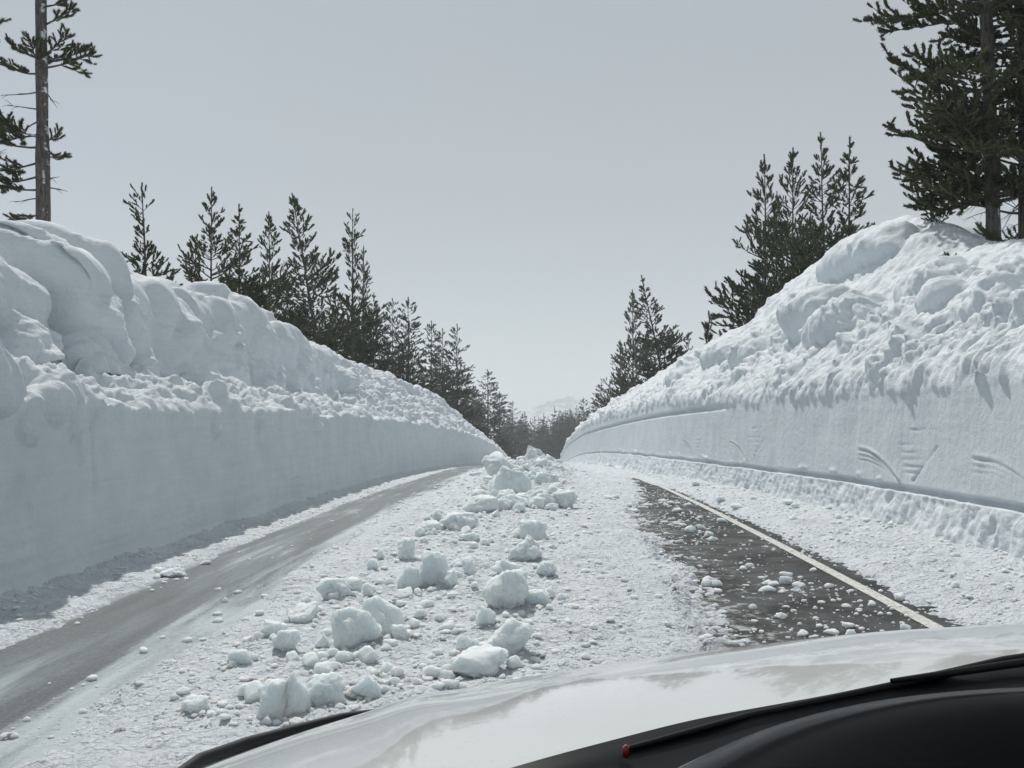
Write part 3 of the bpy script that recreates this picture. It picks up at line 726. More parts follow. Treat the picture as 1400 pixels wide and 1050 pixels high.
px_tree('fir2', 798, 10, 543, 'thin-topped spruce left of the tall spruce at the far right end', name='spruce_tree', wide=1.22)
px_tree('fir1', 811, 12.5, 548, 'spruce between the thin-topped spruce and the tall one at the far right end', name='spruce_tree', wide=1.35)
px_tree('fir2', 779, 8.5, 558, 'slender spruce in the haze right of the road end', name='spruce_tree', wide=1.08)
px_tree('fir1', 765, 6.5, 560, 'slender spruce in the haze standing nearest the road end', name='spruce_tree', wide=0.94)
# second rank and far stands
fr = random.Random(5)
for i in range(44):
    px = fr.uniform(300, 705); x = fr.uniform(-26, -16); d = x*1400/(px-742)
    base_y = np.interp(px, [300, 400, 500, 560, 620, 700], [360, 395, 425, 455, 495, 560])+fr.uniform(0, 25)
    if d > 420: continue
    place_tree(fr.choice(('fir1', 'fir2')), x, d, EYE+(564-base_y)/1400*d, 'dark spruce deep in the wood behind the left tree row', name='spruce_tree', group='trees in the second rank on the left')
for i in range(16):
    px = fr.uniform(785, 870); x = fr.uniform(14, 26); d = x*1400/(px-742)
    base_y = np.interp(px, [785, 830, 870, 1000], [570, 548, 510, 430])+fr.uniform(0, 22)
    if d > 420: continue
    place_tree(fr.choice(('fir1', 'fir2')), x, d, EYE+(564-base_y)/1400*d, 'dark spruce deep in the wood behind the right tree row', name='spruce_tree', group='trees in the second rank on the right')
for i in range(150):
    d = fr.uniform(300, 620); px = fr.uniform(680, 815); x = (px-742)/1400*d
    yt = fr.gauss(571, 7) + (-6 if px > 755 else 4)+(620-d)*.02
    place_tree(fr.choice(('far1', 'far2')), x, d, EYE+(564-yt)/1400*d, 'pale hazy spruce in the distant wood where the road ends', name='spruce_tree', group='trees of the distant wood', wide=1.1)

# the big bare-trunked pine at the far left edge
def left_big():
    T = Tree(77, nn=36, Rr=.36, core=.13, wn=.045); r = T.r
    T.trunk(11.0, .165, .095, (-.08, 0), .02, 18, 12)
    b = 3.2       # base height
    for (z, az, el, L, tw) in ((9.0, 0.1, .1, 1.15, 6), (9.15, .5, .25, 1.0, 5), (9.25, -.4, .3, .8, 4), (8.9, 2.9, -.1, .9, 5), (9.2, 3.4, .2, .7, 4), (9.0, -1.5, .1, .8, 4), (9.1, 1.6, .1, .8, 4),
                               (9.9, .0, .2, .8, 3), (10.3, .4, .3, .8, 4), (10.5, 2.7, .2, 1.0, 4), (10.9, 3.3, .1, 1.1, 5), (11.5, .2, .2, 1.2, 6), (11.8, 2.8, .2, 1.2, 6), (12.4, 1, .3, 1, 6), (12.6, 3.5, .3, 1, 6),
                               (7.6, 3.0, -.2, 1.2, 6), (7.3, 3.3, -.25, 1.5, 7), (7.0, 2.8, -.3, 1.4, 6), (6.7, 3.1, -.4, 1.3, 6), (7.5, 3.6, .1, 1.1, 5), (6.4, 3.2, -.2, 1.1, 3), (7.5, -2.2, .0, 1.0, 5),
                               (7.4, .1, .25, .42, 2), (7.1, .3, -.1, .45, 1), (5.9, 3.0, -.35, .8, 2)):
        T.branch(T.at(z-b), az, el, L, .028, .155, up=.45, twigs=tw+4, start=.32, spread=1.05, dens=1.35)
    for (z, az, el, L) in ((8.5, 3.1, -.1, .9), (8.6, .2, -.9, .5), (8.1, 3.3, .15, .7), (6.6, -.1, .2, .4), (6.45, .1, -.1, .5), (6.2, 3.0, .1, .7), (5.6, 3.2, -.5, 1.2), (5.4, 2.9, -.3, 1.3), (7.9, 3.0, -.4, .8), (5.1, .2, .1, .3)):
        T.branch(T.at(z-b), az, el, L, .02, .2, up=-.1, bare=True)
    tm, cm = T.meshes('tree', M_BARKS, M_NEEDLE_NEAR)
    root = empty('pine_tree', (-10.72, 22, b)); link(bpy.data.objects.new('trunk', tm), root); link(bpy.data.objects.new('crown', cm), root)
    tag(root, 'tall pine with a bare trunk and few branch clusters at the left edge', 'tree')
left_big()
def left_edge():
    T = Tree(78, nn=36, Rr=.36, core=.13, wn=.045); r = T.r
    T.trunk(11.0, .13, .05, (0, 0), .03, 14, 10)
    h = 5.6
    while h < 10.8:
        for _ in range(3): T.branch(T.at(h), r.uniform(0, 6.28), R(r.uniform(-10, 20)), r.uniform(.9, 1.5)*(1-(h-5.6)/9), .022, .16, up=.5, twigs=9, start=.3, dens=1.2)
        h += .42
    for h in (3.0, 3.9, 4.6): T.branch(T.at(h), -.1+r.gauss(0, .4), -.1, 1.0, .02, .2, bare=True)
    tm, cm = T.meshes('tree', M_BARK, M_NEEDLE_NEAR)
    root = empty('pine_tree', (-12.3, 21.5, 3.2)); link(bpy.data.objects.new('trunk', tm), root); link(bpy.data.objects.new('crown', cm), root)
    tag(root, 'pine mostly outside the frame, its branches entering at the top left corner', 'tree')
left_edge()
def right_big(seed, x, d, zb, H, r0, r1, Ls, label, lean, side=None, h0=.9, tl=.19, dz=.36):
    T = Tree(seed, nn=20, Rr=.38, core=.17, wn=.06); r = T.r
    T.trunk(H, r0, r1, lean, .03, 18, 12)
    h = h0
    while h < H*.98:
        f = h/H; n = r.choice((3, 4, 5, 6))
        for _ in range(n):
            az = r.uniform(0, 6.28)
            L = Ls*(1-.25*f)*r.uniform(.6, 1.1)*(1+.25*math.cos(az-math.pi))
            T.branch(T.at(h+r.uniform(-.15, .15)), az, R(r.uniform(-22, 14)+10*f), L, .03, tl, up=.35, twigs=12, start=.34, spread=1.0, dens=.85)
        h += dz*.95*r.uniform(.7, 1.5)
    for _ in range(14):
        T.branch(T.at(r.uniform(.2, h0+.8)), r.uniform(0, 6.28), r.uniform(-.7, .1), r.uniform(.5, 1.3), .012, tl, up=-.15, bare=True)
    tm, cm = T.meshes('tree', M_BARKS, M_NEEDLE_NEAR)
    root = empty('pine_tree', (x, d, zb)); link(bpy.data.objects.new('trunk', tm), root); link(bpy.data.objects.new('crown', cm), root)
    tag(root, label, 'tree')
right_big(81, 8.6, 19.5, 4.3, 9.5, .16, .08, 1.95, 'big dark pine with snow-flecked trunk and long branches on the right bank', (-.32, 0), tl=.185, h0=1.35)
right_big(83, 9.35, 19.9, 3.9, 9.5, .12, .06, 1.7, 'second big pine at the right edge of the photo, with a thinner pale trunk', (-.05, 0), h0=1.6)

# low twigs poking out of the snow under the big pines
def twig(x, d, z, n, label, seed, L=.45):
    T = Tree(seed, nn=16, Rr=.34, core=.10, wn=.04); r = T.r
    for _ in range(n): T.branch((r.gauss(0, .05), r.gauss(0, .05), -.15), r.uniform(0, 6.28), R(r.uniform(15, 60)), L*r.uniform(.7, 1.3), .012, .14, up=.1, twigs=3, start=.35)
    tm, cm = T.meshes('bush', M_BARK, M_NEEDLE_NEAR)
    root = empty('pine_seedling', (x, d, z)); link(bpy.data.objects.new('stem', tm), root); link(bpy.data.objects.new('needles', cm), root)
    tag(root, label, 'seedling')

# ---- find the surface of the right bank to stand small things on
dg = bpy.context.evaluated_depsgraph_get()
from mathutils.bvhtree import BVHTree
bvh_r = BVHTree.FromObject(bank_r, dg)
def on_right(x, d):
    h = bvh_r.ray_cast(Vector((x, d, 30)), Vector((0, 0, -1))); return h[0].z if h[0] else 3
twig(8.2, 17.9, on_right(8.2, 17.9), 6, 'needled twigs poking out of the snow right of the big pine trunk', 91, .6)
twig(8.55, 18.1, on_right(8.55, 18.1), 5, 'twiggy seedling half buried at the foot of the thinner pale trunk', 92, .5)
twig(6.9, 17.3, on_right(6.9, 17.3), 4, 'tiny green sprig lying on the lit slope below the big pines', 93, .22)
twig(7.9, 20.6, on_right(7.9, 20.6), 5, 'low branch tips showing over the crest left of the big pine', 94, .45)

# ------------------------------------------------------------------ snow chunks
def chunk_mesh(seed, sub=4, planes=13, rough=1.0):
    r = random.Random(seed); bm = bmesh.new(); bmesh.ops.create_icosphere(bm, subdivisions=sub, radius=1.0)
    V = np.array([v.co[:] for v in bm.verts]); s = seed*13
    V = V*(1+.30*fbm(V*.9+seed*3, 2, s))[:, None]
    for _ in range(planes):
        n = np.array([r.gauss(0, 1), r.gauss(0, 1), r.gauss(0, .9)]); n /= np.linalg.norm(n)
        off = r.uniform(.36, .82); e = np.maximum(0, V@n-off); V = V - n*(e*.88)[:, None]
    nn = V/np.linalg.norm(V, axis=1, keepdims=True)
    f1, f2 = worley(V*2.2+seed, s); g1, _ = worley(V*6+seed, s+2)
    crag = ss(noise(V*1.6+seed*5, s+8), -.15, .35)
    V = V + nn*(rough*(.14*fbm(V*1.8+seed*3, 3, s) + .24*(.5-f1)*crag + .10*(.5-g1)*crag + .05*fbm(V*5.5, 4, s+5)))[:, None]
    V[:, 2] = np.where(V[:, 2] < -.50, -.50+(V[:, 2]+.50)*.2, V[:, 2])
    ext = V.max(0)-V.min(0); V[:, :2] -= (V.max(0)+V.min(0))[:2]/2; V = V/ext; V[:, 2] -= V[:, 2].min()
    F = np.array([[v.index for v in f.verts] for f in bm.faces]); bm.free()
    return mesh_np('snow_chunk', V, F, M_CHUNK)
BIG = [chunk_mesh(300+i, 5) for i in range(12)]
SMALL = [chunk_mesh(400+i, 3, 7, 1.1) for i in range(10)]
ck = random.Random(21)
def chunk(px, py, w, h, label, group=None, mesh=None, name='snow_chunk', sink=.2, depth=None, lift=0):
    """chunk whose foot is seen at px,py with w x h pixels in the photograph"""
    x, d = ground_pt(px, py); s = d/1400
    W, Hh = w*s*1.04, h*s*.90
    Dp = (depth or ck.uniform(.8, 1.15))*W
    d2 = d+Dp*.42; x2 = x*d2/d; z = surf_z(x2, d2) - Hh*sink + lift
    o = bpy.data.objects.new(name, mesh or ck.choice(BIG)); COL.objects.link(o)
    o.location = (x2, d2, z); o.rotation_euler = (0, 0, 0)
    a = ck.choice((0, math.pi))+ck.uniform(-.3, .3)
    o.rotation_euler = (ck.uniform(-.10, .10), ck.uniform(-.10, .10), a); o.scale = (W*1.03, Dp, Hh*(1+sink)*1.03)
    tag(o, label, 'snow chunk', group)
    return o
named = [
 (696, 690, 60, 48, 'large angular snow block at the head of the heap in the middle of the road'),
 (688, 664, 52, 42, 'big flat-topped slab of snow standing behind the large angular block'),
 (732, 634, 25, 16, 'pointed snow block farthest away, against the dark trees at the road end'),
 (768, 702, 40, 26, 'blocky snow chunk at the right side of the far heap'),
 (590, 736, 32, 16, 'flat snow chunk left of the heap, seen above the tall lone chunk'),
 (603, 720, 26, 15, 'small chunk touching the left edge of the far heap'),
 (555, 777, 27, 34, 'upright lone lump on the left side, taller than wide'),
 (574, 742, 14, 14, 'small lump just behind the flat chunk left of the heap'),
 (508, 790, 16, 18, 'small pair-like lump left of the upright lone lump'),
 (519, 776, 9, 14, 'thin snow spike near the bare icy track'),
 (560, 822, 30, 38, 'left shoulder of the big rounded cluster in the middle'),
 (594, 818, 46, 52, 'tallest block of the big rounded cluster in the middle'),
 (617, 822, 20, 24, 'small block at the right foot of the big rounded cluster'),
 (641, 800, 24, 24, 'rough lump right of the big rounded cluster'),
 (552, 835, 26, 13, 'low crumbly piece in front of the big rounded cluster'),
 (632, 735, 50, 26, 'wide rough piece at the left front of the far heap'),
 (660, 710, 46, 26, 'craggy piece left of the large angular block'),
 (640, 752, 30, 14, 'low piece on the road in front of the far heap'),
 (730, 750, 44, 30, 'smooth snow block at the right, topmost of the right-hand line of blocks'),
 (718, 782, 46, 38, 'lumpy block just below the topmost of the right-hand line'),
 (748, 803, 30, 22, 'square chunk at the outer right of the right-hand line'),
 (690, 802, 36, 22, 'low block behind the large egg-shaped boulder'),
 (694, 854, 62, 58, 'large egg-shaped boulder of snow in the right-hand line'),
 (733, 848, 46, 22, 'crumbled flat piece at the right foot of the egg-shaped boulder'),
 (664, 880, 28, 28, 'block leaning at the left above the smooth oval boulder'),
 (694, 921, 68, 50, 'smooth oval boulder of snow near the hood casting a short shadow'),
 (640, 920, 34, 22, 'small chunk left of the smooth oval boulder'),
 (655, 952, 84, 34, 'wide low slab of snow touching the view edge of the hood'),
 (482, 908, 68, 56, 'pointed pyramid boulder left of centre'),
 (520, 892, 58, 58, 'rough cluster block right behind the pyramid boulder'),
 (548, 896, 24, 20, 'rounded lump right of the pyramid boulder cluster'),
 (441, 908, 20, 22, 'small lump at the left foot of the pyramid boulder'),
 (574, 868, 18, 14, 'round ball of snow alone right of the pyramid boulder'),
 (530, 941, 25, 19, 'lone round lump in front of the pyramid boulder, tinged brown'),
 (391, 912, 36, 30, 'round boulder left of the pyramid boulder'),
 (330, 925, 36, 22, 'leftmost round lump of the near group'),
 (372, 886, 42, 26, 'rough chunk behind the leftmost round lumps'),
 (350, 890, 26, 18, 'little chunk at the far left of the near group'),
 (412, 862, 42, 26, 'craggy pair of lumps behind the round boulder'),
 (458, 832, 44, 30, 'craggy block beside the ball-shaped lump up the left line'),
 (482, 822, 28, 22, 'broken piece right behind the craggy block'),
 (505, 828, 20, 18, 'ball-shaped lump right of the craggy block in the left line'),
 (372, 1006, 44, 52, 'tall block next to the black hood trim, left one of the two'),
 (402, 1002, 42, 64, 'tall craggy block next to the black hood trim, right one of the two'),
 (447, 992, 52, 42, 'fractured lump between the tall craggy block and the hood'),
 (500, 982, 42, 34, 'snow chunk peeking over the white hood edge'),
 (443, 946, 26, 22, 'small lump above the tall craggy blocks'),
 (264, 997, 38, 22, 'lone lump at the lower left beside the icy track'),
 (236, 790, 32, 13, 'small broken clod on the strip under the left bank'),
 (281, 772, 15, 6, 'thin flat flake of snow on the strip under the left bank'),
 (196, 893, 12, 7, 'tiny crumb lying alone on the icy track'),
 (308, 824, 10, 8, 'small crumb at the right edge of the icy track'),
 (1074, 799, 16, 12, 'clean white snow ball on the asphalt near the edge line'),
 (1239, 864, 15, 11, 'snow ball lying beside the edge line close to the hood'),
 (1192, 829, 11, 8, 'small snow ball just left of the edge line'),
 (1230, 822, 14, 11, 'snow lump on the snow verge right of the edge line'),
 (1163, 878, 16, 18, 'snow lump on the asphalt touching the hood edge'),
 (1068, 846, 18, 8, 'flat brownish snow piece on the bare asphalt'),
 (1008, 700, 20, 8, 'dark-sided flat slab at the right verge beyond the bare asphalt'),
 (985, 690, 12, 9, 'small block leaning on the snow at the right verge far off'),
]
for i, (px, py, w, h, lab) in enumerate(named): chunk(px, py, w, h, lab, mesh=BIG[(i*5+3) % len(BIG)] if w > 14 else SMALL[i % len(SMALL)])
def clear(px, py):
    return all(abs(px-a) > w*.45 or py < b-h*.9 or py > b+6 for a, b, w, h, _ in named)
k = 0
for _ in range(1400):
    if k >= 95: break
    t = ck.random(); py = 690+(985-690)*t**1.0
    cx_ = np.interp(py, [690, 800, 900, 985], [700, 640, 560, 470]); hw = np.interp(py, [690, 985], [75, 150])
    px = cx_+ck.uniform(-hw, hw)
    if not clear(px, py): continue
    s = (py-564)/250; w = (8+16*ck.random()**2)*s*.85
    side = 'left' if px < cx_ else 'right'
    chunk(px, py, max(w, 8), max(w, 8)*ck.uniform(.5, .8), 'small snow clod strewn among the bigger blocks on the %s side of the middle line' % side,
          'small clods on the %s of the middle line' % side, mesh=ck.choice(SMALL)); k += 1
for _ in range(46):
    py = 640+(712-640)*ck.random(); hw = np.interp(py, [640, 712], [26, 60]); px = np.interp(py, [640, 712], [728, 715])+ck.uniform(-hw, hw)
    w = ck.uniform(16, 34)*np.interp(py, [640, 712], [.55, 1.1])
    chunk(px, py, w, w*ck.uniform(.55, .8), 'jagged lump piled in the long heap of broken snow in mid-road', 'jagged lumps of the far heap', mesh=ck.choice(BIG), sink=.25)
def rubble():
    Vs, Fs, n = [], [], 0
    for _ in range(110):
        py = 632+(702-632)*ck.random()**1.3; hw = np.interp(py, [632, 702], [34, 78]); px = np.interp(py, [632, 702], [725, 712])+ck.uniform(-hw, hw)
        x, d = ground_pt(px, py); w = ck.uniform(8, 20)*np.interp(py, [632, 702], [.55, 1.15])*d/1400; me = ck.choice(SMALL)
        v = np.empty(len(me.vertices)*3); me.vertices.foreach_get('co', v); v = v.reshape(-1, 3)
        f = np.empty(len(me.polygons)*3, np.int32); me.polygons.foreach_get('vertices', f)
        a = ck.uniform(0, 6.28); c, q = math.cos(a), math.sin(a); v = v*np.array([w, w*ck.uniform(.8, 1.2), w*ck.uniform(.5, .85)])
        v = np.stack([v[:, 0]*c-v[:, 1]*q, v[:, 0]*q+v[:, 1]*c, v[:, 2]], 1)+np.array([x, d, surf_z(x, d)-w*.12])
        Vs.append(v); Fs.append(f.reshape(-1, 3)+n); n += len(v)
    for (cx_, cy_, cw, ch_, _l) in named:
        if cw < 24: continue
        for _ in range(7):
            px, py = cx_+ck.uniform(-.85, .85)*cw, cy_+ck.uniform(-.35, .22)*cw
            if py < 640: continue
            x, d = ground_pt(px, py); w = (.12+.30*ck.random()**1.5)*cw*d/1400; me = ck.choice(SMALL)
            v = np.empty(len(me.vertices)*3); me.vertices.foreach_get('co', v); v = v.reshape(-1, 3)
            f = np.empty(len(me.polygons)*3, np.int32); me.polygons.foreach_get('vertices', f)
            a = ck.uniform(0, 6.28); c, q = math.cos(a), math.sin(a); v = v*np.array([w, w*ck.uniform(.7, 1.3), w*ck.uniform(.45, .9)])
            v = np.stack([v[:, 0]*c-v[:, 1]*q, v[:, 0]*q+v[:, 1]*c, v[:, 2]], 1)+np.array([x, d, surf_z(x, d)-w*.15])
            Vs.append(v); Fs.append(f.reshape(-1, 3)+n); n += len(v)
    tag(link(bpy.data.objects.new('snow_rubble', mesh_np('snow_rubble', np.concatenate(Vs), np.concatenate(Fs), M_CHUNK))), 'fine snow rubble heaped along the middle of the road and round the blocks', kind='stuff')
rubble()
for _ in range(52):
    d = 6.6+15*ck.random()**1.3; x = ck.choice((ck.uniform(1.5, 2.8), 1.75+.35*math.sin(d*.9)+ck.gauss(0, .22), 2.25+ck.gauss(0, .12))); px = 742+x*1400/d; py = 564+(EYE-zr1(d))/d*1400; w = ck.uniform(7, 17)*min(1.2, 9/d+.3)
    chunk(px, py, w, w*ck.uniform(.35, .6), 'flattened snow clod scattered on the bare asphalt', 'clods on the asphalt', mesh=ck.choice(SMALL))
for _ in range(24):
    d = 7.5+18*ck.random()**1.3; x = ck.uniform(3.3, float(R_foot(d))-.2); px = 742+x*1400/d; py = 564+(EYE-zr1(d)-.05)/d*1400; w = ck.uniform(5, 14)
    chunk(px, py, w, w*ck.uniform(.5, .7), 'snow clod on the white verge below the right bank', 'clods on the right verge', mesh=ck.choice(SMALL))

# ---- crumbs nobody could count: one object
def crumbs():
    r = random.Random(99); bm = bmesh.new(); bmesh.ops.create_icosphere(bm, subdivisions=1, radius=1.0)
    V0 = np.array([v.co[:] for v in bm.verts]); F0 = np.array([[v.index for v in f.verts] for f in bm.faces]); bm.free()
    pts = []
    def add(x, d, s): pts.append((x, d, s))
    for _ in range(6500):
        d = 5+34*r.random()**1.7; x = r.gauss(-.7, 1.05)
        if -2.75 < x < 1.6: add(x, d, (.005+.022*r.random()**5)*(1+.03*d))
    for _ in range(2300):
        d = 6.3+20*r.random()**1.4; x = r.uniform(1.3, 3.2)
        w = float(noise(np.array([[x*1.1, d*.6, .3]]), 130)[0])
        if w > -.12 or r.random() < .2: add(x, d, .005+.020*r.random()**3)
    for _ in range(2600):
        d = 6+26*r.random()**1.4; x = r.uniform(3.2, float(R_foot(d))-.05); add(x, d, .005+.022*r.random()**4)
    for _ in range(700):
        d = 6+24*r.random()**1.4; x = r.uniform(-4.4, -2.7); 
        if x < -3.8 or r.random() < .12: add(x, d, r.uniform(.008, .025))
    a = np.array(pts); hs = snow_h(a[:, 0], a[:, 1]).clip(0, None); zz = zroad(a[:, 1])+hs
    nr = np.random.RandomState(4); n = len(a)
    J = 1+.6*(nr.rand(n, len(V0), 1)-.5); S = a[:, 2][:, None, None]*np.stack([1+.5*nr.rand(n), 1+.5*nr.rand(n), .55+.35*nr.rand(n)], -1)[:, None]
    V = V0[None]*J*S + np.stack([a[:, 0], a[:, 1], zz+a[:, 2]*.3], -1)[:, None]
    F = F0[None]+(np.arange(n)*len(V0))[:, None, None]
    o = link(bpy.data.objects.new('snow_crumbs', mesh_np('snow_crumbs', V.reshape(-1, 3), F.reshape(-1, 3), M_CHUNK, False)))
    tag(o, 'fine snow crumbs strewn over road and verge', kind='stuff')
crumbs()

# ------------------------------------------------------------------ the car the photo was taken from
car = empty('car', (.45, 1.0, 0))
tag(car, 'white car in the foreground, seen from inside over its hood and black dashboard', 'car')
def cl(o): o.location = (-.45, -1.0, 0); return o
# front edge of the hood (x, y, z) from left to right, and rear edge along the cowl
FR = [(-.50, 1.30, None), (-.475, 1.50, 1.080), (-.42, 1.62, 1.067), (-.35, 1.69, 1.078), (-.19, 1.83, 1.094), (.011, 1.90, 1.11), (.217, 1.93, 1.130), (.50, 1.96, 1.152), (.92, 1.96, 1.180), (1.20, 1.88, 1.16), (1.36, 1.70, 1.12), (1.42, 1.45, 1.10)]
def hood():
    # height of the sheet metal as a function of x (crown) and y (slope), solved from the edge points
    xs = np.linspace(-.50, 1.42, 97); fx = [-.50, -.475, -.42, -.35, -.19, .011, .217, .50, .92, 1.20, 1.36, 1.42]
    fy = [1.35, 1.50, 1.62, 1.70, 1.83, 1.90, 1.935, 1.96, 1.96, 1.90, 1.76, 1.60]
    fz = [1.075, 1.076, 1.072, 1.079, 1.094, 1.110, 1.129, 1.152, 1.178, 1.150, 1.10, 1.08]
    ry = np.interp(xs, [-.50, -.2, .0055, .155, .30, .40, .556, .8, 1.1, 1.42], [.70, .85, .97, 1.08, 1.15, 1.20, 1.27, 1.30, 1.22, 1.0])
    rz = np.interp(xs, [-.50, -.3, .0, .155, .30, .40, .556, .8, 1.1, 1.42], [1.19, 1.235, 1.268, 1.270, 1.273, 1.276, 1.284, 1.29, 1.26, 1.17])
    fyv = np.interp(xs, fx, fy); fzv = np.interp(xs, fx, fz)
    k = np.hanning(9); k /= k.sum(); smf = lambda a: np.convolve(np.pad(a, 4, mode='edge'), k, 'valid')
    fyv, fzv, ry, rz = map(smf, (fyv, fzv, ry, rz))
    nv = 60; P = np.zeros((nv+14, len(xs), 3))
    for j in range(nv):
        v = j/(nv-1); y = ry*(1-v)+fyv*v
        z = rz*(1-v)+fzv*v + .035*4*v*(1-v) - .0*v
        crease = .006*np.exp(-((xs-(-.12-.10*v))/.05)**2) + .006*np.exp(-((xs-(1.02+.10*v))/.05)**2)
        P[j] = np.stack([xs, y, z+crease], -1)
    for j in range(14):      # rolled nose
        a = (j+1)/14*math.pi*.5; P[nv+j] = np.stack([xs*1.0, fyv+.05*math.sin(a), fzv-.05*(1-math.cos(a))-(.12*max(0, j-9)/4)], -1)
    me = mesh_np('hood', P.reshape(-1, 3), grid_faces(nv+14, len(xs), True), M_PAINT)
    o = cl(link(bpy.data.objects.new('hood', me), car))
    return xs, fyv, fzv, ry, rz
xs, fyv, fzv, ry, rz = hood()
# nose below the hood: grille panel, bumper, lamps, fenders, wheels
def sweep(name, prof, m, smooth=True):
    """skirt hung from the front edge; prof = list of (forward offset, z)"""
    P = np.stack([np.stack([xs, fyv+f, np.where(z > 5, fzv-.17+0*xs, z+0*xs)], -1) for f, z in prof])
    return cl(link(bpy.data.objects.new(name, mesh_np(name, P.reshape(-1, 3), grid_faces(len(prof), len(xs), True), m, smooth)), car))
sweep('grille', [(.045, 9), (.06, .85), (.05, .66)], M_PLASTIC)
sweep('bumper', [(.05, .66), (.12, .64), (.15, .55), (.14, .42), (.06, .34), (-.2, .33)], M_PAINT)
def fender(sx, x0):
    ys = np.linspace(-.1, 1.62, 60); zt = np.interp(ys, [-.1, .7, 1.4, 1.62], [1.22, 1.19, 1.075, 1.05]); prof = []
    for q in np.linspace(0, 1, 12):
        out = .10*math.sin(q*math.pi*.5); zz = zt*(1-q)+.35*q
        arch = np.sqrt(np.clip(.40**2-(ys-1.0)**2, 0, None))+.37
        zz = np.maximum(zz, np.where(np.abs(ys-1.0) < .40, arch, 0))
        prof.append(np.stack([x0+sx*out+0*ys, ys, zz], -1))
    P = np.stack(prof)
    cl(link(bpy.data.objects.new('fender', mesh_np('fender', P.reshape(-1, 3), grid_faces(len(prof), len(ys), sx < 0), M_PAINT)), car))
    w = bpy.data.objects.new('wheel', None); COL.objects.link(w); w.parent = car; w.location = (x0+sx*.02-.45, 0, .36)
    def ring(name, prof, m, seg=36):
        P = [[(x, r_*math.cos(2*math.pi*k/seg), r_*math.sin(2*math.pi*k/seg)) for k in range(seg+1)] for x, r_ in prof]
        link(bpy.data.objects.new(name, mesh_np(name, np.array(P).reshape(-1, 3), grid_faces(len(P), seg+1), m)), w)
    ring('tyre', [(-.11, .22), (-.12, .33), (-.09, .36), (.09, .36), (.12, .33), (.11, .22)], M_RUBBER)
    ring('rim', [(sx*.06, .0), (sx*.05, .1), (sx*.08, .14), (sx*.05, .2), (sx*.11, .225)], M_CHROME)
fender(-1, -.50); fender(1, 1.42)
for hx in (-.30, 1.22):
    bm = bmesh.new(); bmesh.ops.create_uvsphere(bm, u_segments=20, v_segments=12, radius=1)
    for v in bm.verts: v.co = Vector((v.co.x*.13, v.co.y*.05, v.co.z*.075))
    o = bm_obj('headlight', bm, M_LENS, car, True); o.location = (hx-.45, np.interp(hx, xs, fyv)+.055-1.0, .90)
# black deflector strip round the left front corner
tv, tf = tube_arrays([(-.512, 1.22, 1.10), (-.517, 1.36, 1.094), (-.502, 1.50, 1.090), (-.462, 1.60, 1.082), (-.405, 1.675, 1.080), (-.34, 1.735, 1.082), (-.25, 1.80, 1.078), (-.10, 1.90, 1.07)], [.008, .010, .011, .011, .010, .009, .007, .005], 10)
cl(link(bpy.data.objects.new('hood_trim', mesh_np('hood_trim', tv, tf, M_PLASTIC)), car))
# cowl: dark strip behind the hood
def cowl():
    P = np.stack([np.stack([xs, ry+.004, rz-.004], -1), np.stack([xs, ry-.012, rz+.010], -1), np.stack([xs, ry-.03, rz-.004], -1), np.stack([xs, ry-.2, rz-.035], -1), np.stack([xs, ry-.34, rz-.03], -1)])
    cl(link(bpy.data.objects.new('cowl', mesh_np('cowl', P.reshape(-1, 3), grid_faces(5, len(xs), True), M_PLASTIC)), car))
cowl()
# wiper resting on the cowl
w = bpy.data.objects.new('wiper', None); COL.objects.link(w); w.parent = car; cl(w)
def wire(name, pts, r_, m, n=8):
    tv, tf = tube_arrays(pts, r_, n); return link(bpy.data.objects.new(name, mesh_np(name, tv, tf, m)), w)
wire('blade', [(.08, 1.00, 1.271), (.22, 1.095, 1.276), (.40, 1.185, 1.283), (.56, 1.245, 1.298), (.75, 1.28, 1.316), (.90, 1.29, 1.325)], [.003, .004, .005, .006, .006, .004], M_RUBBER)
wire('arm', [(.40, 1.175, 1.292), (.5, 1.20, 1.298), (.7, 1.25, 1.312), (.95, 1.24, 1.315), (1.1, 1.2, 1.29)], [.003, .005, .006, .008, .010], M_PLASTIC)
bm = bmesh.new(); bmesh.ops.create_cube(bm, size=1)
for v in bm.verts: v.co = Vector((v.co.x*.006, v.co.y*.008, v.co.z*.012))
bmesh.ops.bevel(bm, geom=bm.edges[:], offset=.0015, segments=2, affect='EDGES')
o = bm_obj('wiper_tab', bm, M_RED, w, True); o.location = (.080, .985, 1.274)
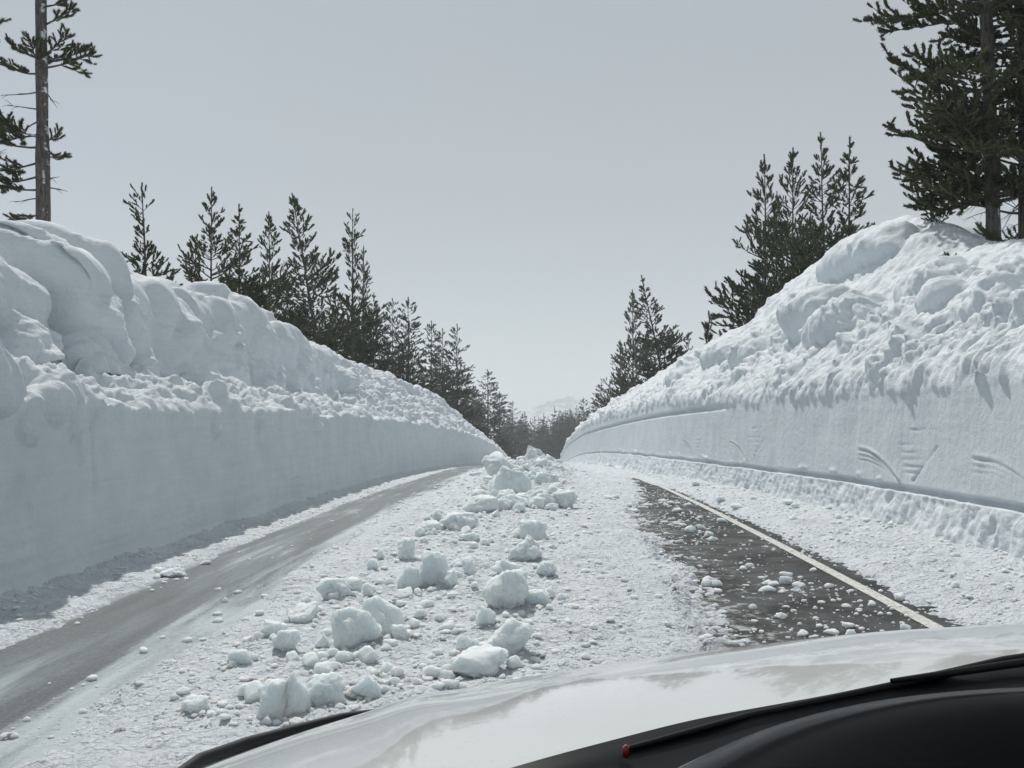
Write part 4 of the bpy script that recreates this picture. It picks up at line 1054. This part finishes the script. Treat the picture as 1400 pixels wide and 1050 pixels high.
# dashboard pad: flat top with a rolled, curved front edge
def dash():
    plan = [(-.22, .22), (-.07, .41), (-.005, .52), (.04, .59), (.092, .662), (.15, .715), (.218, .762), (.30, .795), (.376, .805), (.6, .82), (.9, .79), (1.2, .70)]
    p = np.array(plan); tt = np.linspace(0, 1, 80); cum = np.r_[0, np.cumsum(np.hypot(*np.diff(p, axis=0).T))]; cum /= cum[-1]
    px_ = np.interp(tt, cum, p[:, 0]); py_ = np.interp(tt, cum, p[:, 1]); k = np.hanning(15); k /= k.sum()
    px_ = np.convolve(np.pad(px_, 7, mode='edge'), k, 'valid'); py_ = np.convolve(np.pad(py_, 7, mode='edge'), k, 'valid')
    tx, ty = np.gradient(px_), np.gradient(py_); L = np.hypot(tx, ty); nx, ny = -ty/L, tx/L
    rowsP = []
    for f, z in [(-.02, 1.24), (.004, 1.33), (.0, 1.360), (-.010, 1.378), (-.026, 1.388), (-.045, 1.388), (-.064, 1.380), (-.082, 1.364), (-.096, 1.342), (-.107, 1.31), (-.114, 1.26), (-.118, 1.18), (-.12, 1.0)]:
        rowsP.append(np.stack([px_+nx*f, py_+ny*f, z+.004+0*px_], -1))
    P = np.stack(rowsP)
    cl(link(bpy.data.objects.new('dashboard', mesh_np('dashboard', P.reshape(-1, 3), grid_faces(len(rowsP), len(px_), True), M_VINYL)), car))
dash()
def panel(name, pts, thick, m, bev=.02):
    """closed slab from a quad grid outline given in world coordinates"""
    bm = bmesh.new(); top = [bm.verts.new(p) for p in pts]; low = [bm.verts.new((p[0]+thick[0], p[1]+thick[1], p[2]+thick[2])) for p in pts]
    bm.faces.new(top); bm.faces.new(low[::-1]); n = len(pts)
    for i in range(n): bm.faces.new((top[i], low[i], low[(i+1) % n], top[(i+1) % n]))
    bmesh.ops.bevel(bm, geom=bm.edges[:], offset=bev, segments=3, affect='EDGES', clamp_overlap=True)
    return cl(bm_obj(name, bm, m, car, True))
panel('roof', [(-.40, .22, 1.79), (1.32, .22, 1.79), (1.36, -2.0, 1.80), (-.44, -2.0, 1.80)], (0, 0, -.035), M_PAINT)
panel('headliner', [(-.36, .16, 1.748), (1.28, .16, 1.748), (1.30, -1.95, 1.75), (-.38, -1.95, 1.75)], (0, 0, -.012), M_LINER, .004)
for x0, x1, sg in ((-.52, -.42, 1), (1.44, 1.34, -1)):
    panel('door', [(x0, .66, 1.16), (x0, -2.1, 1.16), (x0, -2.1, .38), (x0, .52, .38)], (.05*sg, 0, 0), M_PAINT)
    panel('pillar', [(x0, .74, 1.17), (x0, .64, 1.17), (x1, .14, 1.78), (x1, .23, 1.78)], (.05*sg, 0, 0), M_PAINT, .01)
    panel('rear_pillar', [(x0, -1.7, 1.15), (x0, -2.1, 1.15), (x1, -2.0, 1.78), (x1, -1.7, 1.78)], (.05*sg, 0, 0), M_PAINT, .01)
panel('tailgate', [(-.52, -2.12, 1.16), (1.44, -2.12, 1.16), (1.40, -2.16, .42), (-.48, -2.16, .42)], (0, .05, 0), M_PAINT)

# ------------------------------------------------------------------ haze
bm = bmesh.new(); bmesh.ops.create_cube(bm, size=1)
for v in bm.verts: v.co = Vector((v.co.x*12000, v.co.y*12500+3500, (v.co.z+.5)*260-70))
hz = bm_obj('haze', bm, bpy.data.materials.new('haze'))
hm = hz.data.materials[0]; hm.use_nodes = True; t = hm.node_tree; t.nodes.clear()
out = t.nodes.new('ShaderNodeOutputMaterial'); pv = t.nodes.new('ShaderNodeVolumePrincipled')
pv.inputs['Color'].default_value = (.86, .90, .93, 1); pv.inputs['Density'].default_value = .0005; pv.inputs['Anisotropy'].default_value = .0
t.links.new(pv.outputs[0], out.inputs['Volume'])
tag(hz, 'thin pale haze filling the air', kind='stuff')
